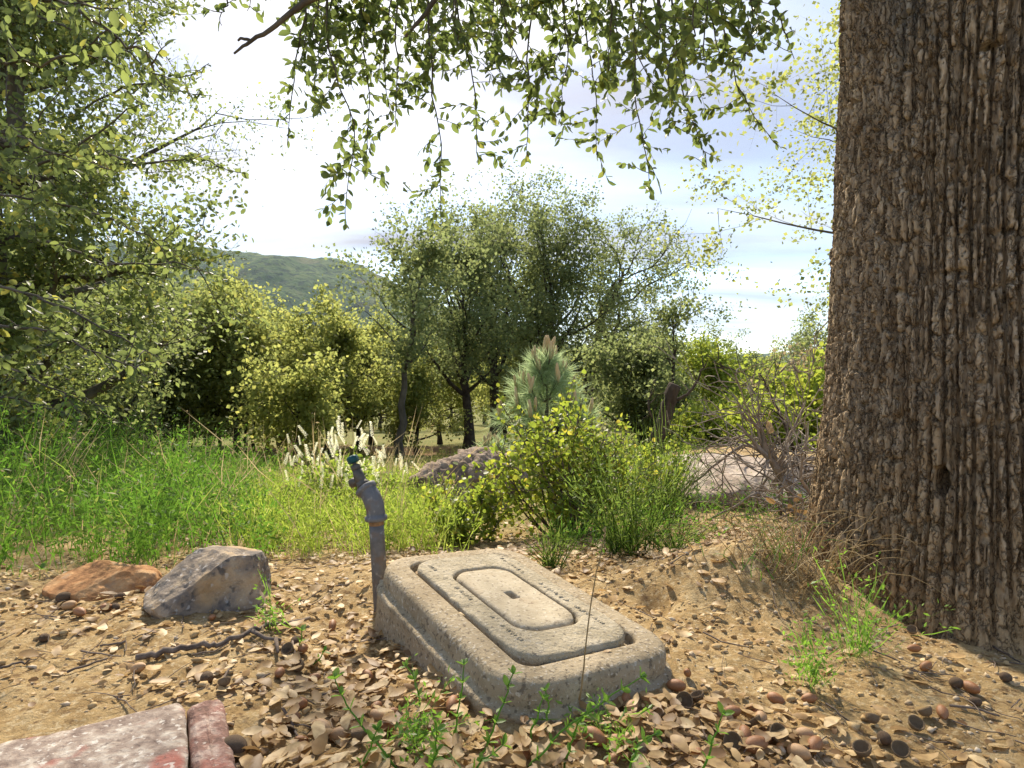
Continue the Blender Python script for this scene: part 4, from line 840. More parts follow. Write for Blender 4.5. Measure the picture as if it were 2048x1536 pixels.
# block with red paint, lower left
def build_block():
    root = thing('stone_block', 'flat concrete block with worn red paint in the lower left corner', 'stone block', (-.415, .868, float(g(-.4, .83))))
    e = unit(np.array([.075, -.13])); s = np.array([e[1], -e[0]])            # e: towards the camera, s: to the left
    if s[0] > 0: s = -s
    def slab(name, s0, s1, l0, l1, top, mat, seed):
        n = 90; w, l = s1 - s0, l1 - l0; rings = []
        for (ins, z, am) in ((0, -.10, .001), (0, -.02, .002), (.0, -.008, .003), (.003, -.003, .0022), (.007, -.0008, .0012)) + tuple((.007 + (min(w, l) / 2 - .009) * i / 14, 0, .0011) for i in range(1, 15)):
            p = rrect(w - 2 * ins, l - 2 * ins, .014, 8, 24, 44); k = len(p)
            n1 = fbm(p[:, 0] * 120, p[:, 1] * 120, np.full(k, z * 100.), oct=4, seed=seed); n2 = fbm(p[:, 0] * 18, p[:, 1] * 18, np.full(k, z * 10.), oct=3, seed=seed + 2)
            q = p + unit(p) * (am * (n1 + 1.3 * n2))[:, None]; c = np.array([s0 + w / 2, l0 + l / 2]); q = q + c
            xy = q[:, :1] * s[None] + q[:, 1:] * e[None]
            rings.append(np.concatenate([xy, (top + z + am * n1 + .003 * n2)[:, None]], 1))
        v = np.array(rings); nn, k = v.shape[:2]; i = np.arange(nn - 1)[:, None] * k; j = np.arange(k)[None]; j2 = (j + 1) % k; jj = np.arange(k)
        v = np.concatenate([v.reshape(-1, 3), v[-1].mean(0, keepdims=True)])
        mb = MB(); mb.add(v, np.stack([(nn - 1) * k + jj, (nn - 1) * k + (jj + 1) % k, np.full(k, nn * k)], -1), np.stack([i + j, i + j2, i + k + j2, i + k + j], -1).reshape(-1, 4))
        mb.build(name, M[mat], root, smooth=False)
    slab('edge_strip', .0, .046, 0.004, .30, .018, 'slabred', 201)
    slab('face_slab', .0485, .42, -.004, .30, .020, 'slab', 207)
build_block()

# ------------------------------------------------------------------ fallen log, snag, dead branches
def bark_tube(mb, pts, rad, k, amp, seed, fr=18.):
    pts = np.asarray(pts, float); n = len(pts); t = unit(np.gradient(pts, axis=0)); a = unit(np.cross(t, [0.05, .1, 1])); b = np.cross(t, a); th = np.arange(k) * 2 * math.pi / k
    L = np.concatenate([[0], np.cumsum(np.linalg.norm(np.diff(pts, axis=0), axis=1))])
    S, T = np.meshgrid(th, L); rr = np.asarray(rad)[:, None] * np.ones((1, k))
    f1, f2, c = voro2(S * rr.mean() * fr * 2.4 + 40 + .6 * fbm(S * 3, T * 9, oct=2, seed=seed + 1), T * fr * .9 + .6 * fbm(S * 3, T * 9, oct=2, seed=seed + 2), seed); c1 = fbm(np.cos(S) * 1.6, np.sin(S) * 1.6, T * 5, oct=4, seed=seed)
    rr = rr * (1 + c1 * amp * 2.2) + rad[0] * amp * (.7 * sstep(.02, .2, f2 - f1) + .6 * (c - .5)) + rad[0] * amp * .6 * fbm(np.cos(S) * 9, np.sin(S) * 9, T * 40, oct=3, seed=seed + 4)
    ring = pts[:, None] + rr[:, :, None] * (np.cos(th)[None, :, None] * a[:, None] + np.sin(th)[None, :, None] * b[:, None])
    i = np.arange(n - 1)[:, None] * k; j = np.arange(k)[None]; j2 = (j + 1) % k; v = ring.reshape(-1, 3); e = n * k; jj = np.arange(k)
    v = np.concatenate([v, pts[:1] + t[:1] * rad[0] * .15, pts[-1:]])
    mb.add(v, np.concatenate([np.stack([(jj + 1) % k, jj, np.full(k, e)], -1), np.stack([(n - 1) * k + jj, (n - 1) * k + (jj + 1) % k, np.full(k, e + 1)], -1)]), np.stack([i + j, i + j2, i + k + j2, i + k + j], -1).reshape(-1, 4))
def build_log():
    a, b = P(842, 1000, 3.0), P(1010, 962, 3.9); t = np.linspace(0, 1, 70)[:, None]; pts = a * (1 - t) + b * t + np.array([0, 0, .05]) * np.sin(t * 3.14)
    rad = .095 + .055 * sstep(.15, .5, t[:, 0]) + .012 * np.sin(t[:, 0] * 9); mb = MB(); bark_tube(mb, pts, rad, 80, .24, 301)
    tag(mb.build('fallen_log', M['logbark'], None, smooth=False), 'rough barked fallen log end behind the yellow shrub', 'log')
build_log()
def dead_branch(label, paths, depth, r, seed, nside=10, slen=.22, wood='greywood', group='tangle of dead branches by the big trunk', leafy=(), name='dead_branch'):
    base = P(paths[0][0][0], paths[0][0][1], depth); root = thing(name, label, 'dead branch', base, 0, group); mb = MB()
    for pts in paths:
        p = hang_path(pts, depth, .02) - base; rr = np.linspace(r, r * .25, len(p)); tube(mb, p, rr, 7)
        for i in range(nside):
            k = rng.integers(2, len(p)); d = unit(unit(p[k] - p[k - 1]) * .7 + rdir(1)[0]); L = slen * (.4 + rng.random()); q = poly(p[k], d, L, 5, .22)
            tube(mb, q, np.linspace(rr[k] * .55, .0018, 6), 4, cap=False)
            for _ in range(3):
                m_ = rng.integers(1, 6); q2 = poly(q[m_], unit(unit(q[m_] - q[m_ - 1]) + rdir(1)[0] * .9), L * .45, 3, .25); tube(mb, q2, np.linspace(.0032, .0014, 4), 3, cap=False)
    mb.build('stem', M[wood], root)
    for (px, py, n, sz) in leafy:
        c = P(px, py, depth) - base
        for i in range(n): leaf_obj(DEADLEAF[i % 4], c + rng.normal(size=3) * sz * .7, rdir(1, (0, 0, -.6))[0], rdir(1, (0, -1, .3))[0], sz * (.8 + .4 * rng.random()), root, 'dead_leaf')
# dead leaf meshes: curled, lobed outline
def dead_leaf_mesh(curl, cup, twist, wave):
    st = np.array([0, .08, .22, .42, .62, .80, .93, 1.0]); wd = np.array([.012, .09, .19, .25, .235, .17, .08, .0]) * (1 + wave * .45 * np.array([0, .1, -.12, .12, -.14, .12, .1, 0])); v = []
    for s, w in zip(st, wd):
        a = curl * (s - .5); x = math.sin(a) / curl if abs(curl) > .01 else s - .5; z = (1 - math.cos(a)) / curl if abs(curl) > .01 else 0
        tw = twist * (s - .5)
        for u in (-1, 0, 1): v.append((x + .5, u * w * math.cos(tw), z + cup * w * abs(u) + u * w * math.sin(tw) + .0))
    q = []
    for i in range(7):
        for j in (0, 1): q.append((i * 3 + j, i * 3 + j + 1, (i + 1) * 3 + j + 1, (i + 1) * 3 + j))
    return np.array(v), [], q
DL_T = [dead_leaf_mesh(.5, .2, .2, 1), dead_leaf_mesh(-.7, .15, -.3, 1.5), dead_leaf_mesh(.2, .35, .2, .6), dead_leaf_mesh(1.1, -.2, .5, 1), dead_leaf_mesh(-.3, -.3, .3, 1.8), dead_leaf_mesh(.4, .1, -.7, 1)]
DEADLEAF = []
for tv, tt, tq in DL_T:
    mb = MB(); mb.add(tv, None, tq); DEADLEAF.append(mb.mesh('dead_leaf', M['deadleaf_obj']))
dead_branch('dark dead branch rising from the tangle with a few brown leaves at its tip', [[(1600, 1040), (1565, 960), (1545, 880), (1500, 845)], [(1560, 950), (1530, 900), (1480, 850)]], 2.7, .016, 1, 10, .25, leafy=[(1545, 862, 6, .045)])
dead_branch('long grey dead branch arching left over the pale bank', [[(1600, 1010), (1540, 900), (1470, 900), (1400, 960), (1330, 1010)]], 2.9, .012, 2, 14, .28)
dead_branch('pair of thin grey dead branches sweeping left just above the litter', [[(1640, 1060), (1500, 980), (1400, 1030), (1300, 1110)], [(1580, 1080), (1480, 1040), (1390, 1080)]], 2.6, .010, 3, 12, .28)
dead_branch('thick grey dead limb lying on the pale bank', [[(1420, 1080), (1470, 1000), (1540, 950), (1640, 930)]], 3.1, .036, 4, 8, .25)
dead_branch('dead branch cluster with hanging dry leaves at the foot of the big trunk', [[(1640, 1000), (1600, 1010), (1570, 980)], [(1650, 1040), (1600, 960), (1590, 900)]], 2.3, .010, 5, 12, .2, leafy=[(1590, 1010, 9, .04), (1625, 1050, 7, .05)])
dead_branch('upright thin dead stems tangled against the trunk edge', [[(1610, 1020), (1640, 930), (1660, 860)], [(1560, 1000), (1590, 900), (1660, 880)], [(1500, 1040), (1540, 940), (1650, 960)]], 2.8, .008, 6, 10, .26)
dead_branch('tall grey dead branch reaching up left of the big trunk', [[(1560, 1060), (1540, 960), (1500, 880), (1440, 800)], [(1545, 970), (1580, 880), (1620, 800)]], 2.75, .012, 7, 16, .30)
dead_branch('low mat of grey dead twigs spread over the pale boulder', [[(1640, 1000), (1520, 1010), (1400, 1000), (1290, 1020)], [(1560, 1070), (1440, 1060), (1340, 1050)]], 2.85, .009, 8, 18, .28)
dead_branch('dark dead branch curving up against the bright shrub', [[(1630, 1060), (1600, 950), (1560, 850), (1520, 760)]], 3.0, .013, 9, 16, .30, wood='darkwood')
def build_snag():
    root = thing('snag', 'broken dark snag with one thin side branch, left of the dead tangle', 'snag', P(1300, 930, 4.6)); b = P(1300, 930, 4.6); mb = MB()
    p = hang_path([(1300, 960), (1312, 890), (1330, 820), (1345, 770)], 4.6, .02) - b; bark_tube(mb, p, np.linspace(.06, .045, len(p)), 18, .12, 331); mb.build('trunk', M['darkwood'], root)
    mb = MB()
    for pts, r in (([(1335, 800), (1370, 790), (1395, 760), (1410, 728)], .014), ([(1318, 850), (1300, 820), (1296, 790), (1302, 775)], .012), ([(1310, 880), (1340, 870), (1365, 890)], .01)):
        q = hang_path(pts, 4.6, .02) - b; tube(mb, q, np.linspace(r, r * .35, len(q)), 6)
        for i in range(5):
            k = rng.integers(4, len(q)); q2 = poly(q[k], rdir(1, (0, 0, .4))[0], .2, 4, .2); tube(mb, q2, np.linspace(r * .4, .001, 5), 4, cap=False)
    mb.build('side_branch', M['darkwood'], root)
build_snag()

# ------------------------------------------------------------------ shrubs and herbs
bush('yellow_shrub', 'yellow green leafy shrub right behind the concrete box', 'shrub', gp(1130, 2.35), .31, .22, .56, 5200, .018, 'shrubleaf', nst=34, rad=.005, tw=8, clump=.018, single=250, single_mat='shrubleaf_obj', width=.6)
bush('yellow_shrub', 'smaller yellow shrub in front of the log, left of the bigger yellow one', 'shrub', gp(935, 2.15), .18, .14, .25, 2200, .016, 'shrubleaf', nst=16, rad=.004, tw=7, clump=.016, width=.6)
bush('yellow_shrub', 'sparse yellow green shrub right of the bigger one, among the green stems', 'shrub', gp(1300, 2.9), .28, .22, .42, 1500, .020, 'shrubleaf', nst=16, rad=.004, tw=7, clump=.02, width=.6)
def stems_mass(mb, base, tips, nleafl, lsz, width, stem_w=.0016, sag=.1, mi_leaf=0, spread=.006, lw=.5):
    """thin stems (strips) from base to tip with leaflets; all at once"""
    n = len(base); mid = (base + tips) / 2 + np.array([0, 0, 1.]) * np.linalg.norm(tips - base, axis=1, keepdims=True) * sag
    for a, b in ((base, mid), (mid, tips)):
        leaves(mb, a, b - a, rdir(n, (0, -1, .3)), np.linalg.norm(b - a, axis=1) * 1.03, stem_w / np.maximum(np.linalg.norm(b - a, axis=1), 1e-3), LEAF_LO)
    k = np.repeat(np.arange(n), nleafl); m = len(k); s = (.15 + .85 * rng.random((m, 1)))
    q = (1 - s) ** 2 * base[k] + 2 * s * (1 - s) * (mid[k] * 2 - (base[k] + tips[k]) / 2) + s ** 2 * tips[k]
    leaves(mb, q + rng.normal(size=(m, 3)) * spread, unit(unit(tips[k] - base[k]) * .6 + rdir(m)), rdir(m, (0, 0, .6)), lsz * (.6 + .8 * rng.random(m)), lw, LEAF_LO)
def herb_field(name, label, pts, h, n_st, lean, nleafl, lsz, mat, cat='herbs', lw=.34, spread=.008):
    k = np.repeat(np.arange(len(pts)), n_st); n = len(k); b = pts[k] + rng.normal(size=(n, 3)) * np.array([.03, .03, 0]); b[:, 2] = g(b[:, 0], b[:, 1]) - .01
    hh = h[k] * (.6 + .55 * rng.random(n)); tips = b + np.stack([rng.normal(size=n) * lean * hh, rng.normal(size=n) * lean * hh, hh], -1)
    mb = MB(); stems_mass(mb, b, tips, nleafl, lsz, .3, lw=lw, spread=spread)
    return tag(mb.build(name, M[mat], None, smooth=False, kind='stuff'), label, cat)
def scatter(n, x0, x1, y0, y1, keep):
    x = rng.uniform(x0, x1, n); y = rng.uniform(y0, y1, n); m = rng.random(n) < keep(x, y); x, y = x[m], y[m]; return np.stack([x, y, g(x, y)], -1)
def pxof(x, y): return CX + F * x / np.maximum(y, .1)
def hvar(x, y): return .40 + 1.05 * sstep(-.40, .45, fbm(x * 2.4, y * 2.4, oct=3, seed=73))
p1 = scatter(2700, -4.2, -.2, 1.45, 6.0, lambda x, y: ((pxof(x, y) < 540 + 60 * vnoise(x * 3, y * 3, seed=71)) & (y > 1.44 + .10 * np.clip(x + 1, -1, 1) + .12 * vnoise(x * 6, y * 6, seed=72))) * np.clip(2.2 / y, .22, 1) * (.35 + .65 * sstep(-.3, .2, fbm(x * 4, y * 4, oct=2, seed=74))))
herb_field('green_herbs', 'dense fresh green herbs covering the left slope behind the rocks', p1, .37 * (1 - .35 * sstep(330, 520, pxof(p1[:, 0], p1[:, 1]))) * hvar(p1[:, 0], p1[:, 1]) * np.clip(.40 + (p1[:, 1] - 1.4) * .75, .3, 1.0), 6, .36, 17, .019, 'herb', lw=.17, spread=.012)
p2 = scatter(1500, -1.6, .1, 1.65, 4.6, lambda x, y: ((pxof(x, y) > 500) & (pxof(x, y) < 900) & (y > 1.75)) * np.clip(2.2 / y, .3, 1))
herb_field('light_herbs', 'pale yellow green herbs between the pipe and the yellow shrubs', p2, .17 * (.7 + .5 * rng.random(len(p2))), 6, .35, 12, .014, 'herblight', lw=.18)
p3 = scatter(3600, -9, 9, 3.6, 14, lambda x, y: .75 * (np.abs(x) < y * .95) * sstep(-.25, .3, fbm(x * .8, y * .8, oct=2, seed=77) + .1) * (1 - .8 * np.exp(-((x - 1.5) / 1.0) ** 2 - ((y - 3.9) / .7) ** 2)))
herb_field('meadow_grass', 'green and straw coloured meadow growth on the lower ground', p3, .16 * (.6 + .8 * rng.random(len(p3))), 7, .35, 3, .05, 'yelleaf', cat='grass', lw=.12, spread=.01)
p4 = scatter(700, .15, 1.6, 1.75, 3.6, lambda x, y: .8 * sstep(-.2, .3, fbm(x * 2, y * 2, oct=2, seed=79)) * (np.hypot(x - OAK[0], y - OAK[1]) > .45))
herb_field('low_herbs', 'low dark green herbs in the litter behind the box', p4, .11 * (.6 + .8 * rng.random(len(p4))), 4, .45, 8, .014, 'herb', lw=.25)
p5 = scatter(420, -3.2, .0, 1.7, 4.2, lambda x, y: .8 * (pxof(x, y) < 850))
herb_field('dry_stems', 'thin straw coloured stems standing among the herbs', p5, .40 * (.6 + .6 * rng.random(len(p5))), 2, .35, 4, .012, 'drygrass', cat='dry stems', lw=.2, spread=.006)
# bushy feathery plant with green wiry stems
def broom(label, c, n, h, rx, mat='broom', leafn=14, lsz=.012):
    root = thing('broom_shrub', label, 'shrub', c, 0, 'wiry green shrubs behind the box'); mb = MB(); fo = MB()
    b = np.stack([rng.normal(size=n) * rx * .12, rng.normal(size=n) * rx * .12, np.full(n, -.02)], -1); a = rng.random(n) * 6.28; q = np.sqrt(rng.random(n))
    t = np.stack([np.cos(a) * rx * q, np.sin(a) * rx * q * .8, h * (1 - .4 * q ** 2) * (.55 + .5 * rng.random(n))], -1)
    for i in range(n): tube(mb, poly(b[i], unit(t[i] - b[i]) + np.array([0, 0, .15]), np.linalg.norm(t[i] - b[i]), 6, .13, -.03), np.linspace(.0022, .0007, 7), 3, cap=False)
    stems_mass(fo, b, t, leafn, lsz, .3, stem_w=.001, lw=.16, spread=.012)
    mb.build('stem', M[mat], root); fo.build('foliage', M[mat], root, smooth=False, kind='stuff')
broom('wiry dark green shrub, broad fan of stems behind the box right corner', gp(1255, 1.78), 64, .44, .25, leafn=22, lsz=.016)
broom('small wiry green tuft at the back right corner of the box', gp(1105, 1.64), 30, .13, .10, leafn=14)
broom('wiry green tuft right of the fan shaped one, in the litter', gp(1345, 1.74), 30, .15, .13, leafn=14)
broom('tall thin wiry stems standing behind the fan shaped shrub', gp(1330, 2.5), 60, .55, .22, leafn=9)
# white flowering shrub
def flower_bush(label, c, rx, h, nsp, seed):
    root = bush('flowering_shrub', label, 'shrub', c, rx, rx * .8, h * .8, 1800, .024, 'herblight', nst=24, rad=.003, tw=5, clump=.02, width=.35, group='white flowering shrubs')
    sp = MB()                                                       # a spike of tiny white flowers
    n = 46; s = np.linspace(0, 1, n); a = np.arange(n) * 2.4; r = .085 * (1 - .75 * s)
    p = np.stack([np.cos(a) * r * .6, np.sin(a) * r * .6, s], -1); leaves(sp, p, np.stack([np.cos(a), np.sin(a), .5 + 0 * s], -1), np.stack([0 * s, 0 * s, 1 + 0 * s], -1), .11, .7, LEAF_LO)
    me = sp.mesh('flower_spike', M['flower'], smooth=False)
    for i in range(nsp):
        a = rng.random() * 6.28; q = math.sqrt(rng.random()); z = h * (.40 + .62 * rng.random()) * (1 - .25 * q * q)
        o = inst('flower_spike', me, (math.cos(a) * rx * q, math.sin(a) * rx * .8 * q, z), (rng.normal() * .25, .25 + rng.normal() * .25, rng.random() * 6), .042 + .030 * rng.random(), root)
flower_bush('shrub with many white flower spikes left of the tap', gp(668, 2.75), .25, .42, 70, 1)
flower_bush('sparser white flowering shrub right of the tap, in front of the clearing', gp(765, 3.1), .2, .27, 26, 2)
# young pine
def pine(label, c, H, lev, rbase, seed, name='young_pine_tree'):
    root = thing(name, label, 'tree', c, 0, 'young pines behind the yellow shrub'); w = MB(); nd = MB()
    tr = np.stack([.02 * np.sin(np.linspace(0, 3, 9)), 0 * np.linspace(0, 1, 9), np.linspace(-.05, H, 9)], -1); tube(w, tr, np.linspace(.024, .006, 9), 8); shoots = [(np.array([0.02, 0, H]), np.array([0, 0, 1.]), .13)]
    for k in range(lev):
        z = H * (.24 + .66 * k / max(lev - 1, 1)); nb = 4; L = rbase * (1 - .88 * k / lev)
        for i in range(nb):
            a = i * 6.28 / nb + k * .7 + rng.normal() * .2; p = poly((0, 0, z), (math.cos(a), math.sin(a), .35), L, 5, .05, .16); tube(w, p, np.linspace(.010, .005, 6), 5)
            for s in (3, 5): shoots.append((p[s], unit(p[s] - p[s - 1]), .15 if s == 5 else .11))
            for s in (3,):
                q = poly(p[s], unit(unit(p[s] - p[s - 1]) + rdir(1)[0] * .6), L * .4, 3, .05, .2); tube(w, q, np.linspace(.006, .004, 4), 4); shoots.append((q[-1], unit(q[-1] - q[-2]), .12))
    P_, A_, S_ = [], [], []
    for (p, d, l) in shoots:
        n = 95; s = rng.random(n); P_.append(p[None] - d[None] * (s * .10)[:, None]); A_.append(unit(d[None] * (.45 + .35 * rng.random((n, 1))) + rdir(n) * .8)); S_.append(l * (.9 + .5 * rng.random(n)))
    P_ = np.concatenate(P_); A_ = np.concatenate(A_); S_ = np.concatenate(S_); leaves(nd, P_, A_, rdir(len(P_)), S_, .0022 / S_ * 1.2, LEAF_LO)
    w.build('trunk', M['limb'], root); nd.build('needles', M['needle'], root, smooth=False, kind='stuff')
    cm = MB(); tube(cm, [(0, 0, 0), (0, 0, .3), (0, 0, .8), (0, 0, 1)], [.10, .13, .10, .04], 7); me = cm.mesh('candle', M['candle'])
    for i, (p, d, l) in enumerate(shoots):
        if l >= .12:
            for j in range(3 if i == 0 else 1):
                inst('candle', me, p + (rng.normal(size=3) * .012 if i == 0 else 0), (rng.normal() * .12, rng.normal() * .12, 0), .09 + .06 * rng.random() + (.05 if i == 0 else 0), root)
c = gp(1090, 5.2); pine('young pine with long grey green needles and pale upright candles', c, CAMZ + (750 - 715) / F * 5.2 - c[2], 6, .50, 1)
c = gp(985, 5.8); pine('small pine seedling left of the young pine, half behind the log', c, CAMZ + (750 - 905) / F * 5.8 - c[2], 2, .22, 2)
# dry grass at the foot of the big tree, and a bare stalk before the box
def tuft(label, c, n, h, rx, mat='drygrass', name='dry_grass_tuft', cat='grass tuft', group=None):
    mb = MB()
    for i in range(n):
        a = rng.random() * 6.28; d = unit(np.array([math.cos(a) * .7, math.sin(a) * .7, .7 + rng.random()])); L = h * (.5 + .8 * rng.random())
        tube(mb, poly(rng.normal(size=3) * np.array([rx, rx, 0]), d, L, 7, .10, 0, .45), np.linspace(.0012, .0004, 8), 3, cap=False)
    return tag(mb.build(name, M[mat], None, loc=[float(q) for q in c], kind='stuff'), label, cat, group)
tuft('dry grey grass stems at the left foot of the big trunk', ground_at(1640, 1195) + np.array([-.03, .02, 0]), 70, .22, .05)
tuft('arching dry stems between the soil mound and the dead branches', ground_at(1545, 1130), 60, .20, .07)
tuft('few green grass blades among dry stems beside the trunk', ground_at(1560, 1120), 22, .14, .03, 'sprig')
tuft('short green blades at the edge of the litter behind the mound', ground_at(1490, 1140), 16, .10, .04, 'sprig')
stk = hang_path([(1158, 1400), (1170, 1290), (1188, 1150), (1208, 1055)], .80, .002); mb = MB(); tube(mb, stk, np.linspace(.0012, .0006, len(stk)), 5)
tp_ = stk[-1]; k_ = 26; s_ = rng.random(k_)[:, None]; leaves(mb, stk[-5][None] * (1 - s_) + tp_[None] * s_, rdir(k_, (0, 0, .8)), rdir(k_), .006, .3, LEAF_LO)
tag(mb.build('dry_stalk', M['drygrass'], None), 'single thin dry grass stalk standing in front of the box', 'stalk')

# ------------------------------------------------------------------ sprigs in the foreground
def sprig(label, path, depth, lsz, nwh, mat='sprig', group='fresh green sprigs in the foreground litter', n3=3, wid=.3):
    p = hang_path(path, depth, .004); p = p - 0; base = p[0].copy(); gz = float(gg(base[0], base[1]))
    root = thing('green_sprig', label, 'sprig', base, 0, group); mb = MB(); q = p - base; q = np.concatenate([[[0, 0, min(gz - base[2], 0) - .01]], q]) if gz < base[2] else q
    tube(mb, q, np.linspace(.0016, .0007, len(q)), 5); mb.build('stem', M[mat], root)
    one = MB(); leaves(one, [[0, 0, 0]], [[1, 0, 0]], [[0, 0, 1]], 1.0, wid, LEAF_HI); me = one.mesh('leaf', M['sprig1'])
    for i in range(nwh):
        s = (i + .7) / nwh * (len(p) - 1); k0 = min(int(s), len(p) - 2); c = p[k0] + (p[k0 + 1] - p[k0]) * (s - k0) - base; d = unit(p[k0 + 1] - p[k0]); a0 = rng.random() * 6.28
        u = unit(np.cross(d, [.3, .9, .1])); v = np.cross(d, u)
        for j in range(n3 if i < nwh - 1 else n3 + 2):
            a = a0 + j * 6.28 / n3 + rng.normal() * .25; ax = unit(d * .7 + (u * math.cos(a) + v * math.sin(a))); leaf_obj(me, c, ax, unit(d * .8 - ax * .3 + rng.normal(size=3) * .15), lsz * (.7 + .5 * rng.random()), root)
M['sprig1'] = leafmat('sprig_leaf_single', [(0, (.07, .14, .03)), (.6, (.11, .22, .03)), (1, (.20, .32, .04))], (.35, .6, .06), .42, .45, obj=True)
SPG = [([(800, 1545), (740, 1470), (690, 1400), (668, 1340)], .74, .015, 6, 'long arching sprig leaning left in front of the box corner'), ([(905, 1500), (915, 1430), (932, 1360), (936, 1310)], .80, .013, 5, 'upright sprig against the left side of the box'),
       ([(960, 1510), (985, 1450), (1010, 1395), (1025, 1362)], .76, .013, 5, 'sprig leaning right just before the front corner of the box'), ([(1050, 1540), (1120, 1470), (1200, 1410), (1290, 1350)], .74, .014, 7, 'longest sprig lying diagonally before the front face of the box'),
       ([(1060, 1470), (1070, 1430), (1078, 1395)], .78, .010, 3, 'short sprig below the front corner of the box'), ([(1090, 1450), (1095, 1410), (1082, 1375)], .80, .010, 3, 'tiny sprig touching the front corner of the box'),
       ([(1130, 1530), (1150, 1460), (1170, 1420)], .75, .012, 4, 'sprig under the front right side of the box'), ([(720, 1545), (735, 1500), (760, 1460)], .72, .012, 4, 'sprig at the bottom edge left of centre'), ([(850, 1550), (870, 1510), (875, 1460)], .72, .015, 5, 'leafy sprig at the bottom edge below the box corner'),
       ([(840, 1420), (830, 1370), (812, 1330)], .88, .012, 3, 'small sprig in the litter left of the box'), ([(590, 1330), (600, 1290), (605, 1258)], 1.08, .014, 3, 'two leaved seedling by the fallen twig'), ([(620, 1345), (640, 1310), (650, 1290)], 1.05, .012, 2, 'seedling right of the fallen twig'),
       ([(1410, 1540), (1430, 1480), (1445, 1420)], .72, .013, 4, 'upright sprig beside the heap of acorns'), ([(1255, 1545), (1275, 1500), (1310, 1470)], .72, .014, 4, 'sprig at the bottom edge below the front face'), ([(930, 1560), (960, 1520), (1010, 1500)], .71, .014, 4, 'low sprig spreading right at the bottom edge'), ([(80, 1185), (75, 1160), (78, 1130)], 1.5, .02, 2, 'narrow green blade by the orange rock')]
for pth, d, ls, nw, lab in SPG: sprig(lab, pth, d, ls, nw)
def wispy(label, px, py, n, h, sc_):
    c = ground_at(px, py); root = thing('wispy_plant', label, 'plant', c, 0, 'wispy plants before the big trunk'); mb = MB(); b = np.zeros((n, 3)); b[:, :2] = rng.normal(size=(n, 2)) * .012
    t = np.stack([rng.normal(size=n) * sc_, rng.normal(size=n) * sc_, h * (.35 + .65 * rng.random(n) ** 1.5)], -1); stems_mass(mb, b, t, 13, .010, .3, stem_w=.0013, lw=.22, spread=.008); mb.build('foliage', M['sprig'], root, smooth=False, kind='stuff')
wispy('wispy green plant with tall stems in front of the trunk foot', 1715, 1320, 34, .20, .055)
wispy('shorter wispy green plant left of the tall one, on bare soil', 1625, 1375, 24, .11, .04)
wispy('thin wispy plant between the grey rock and the pipe', 548, 1265, 9, .13, .03)
wispy('sparse green wisps in the litter at the bottom centre', 830, 1500, 22, .06, .05)
wispy('sparse green wisps in the litter beside the box front', 1220, 1490, 16, .05, .05)

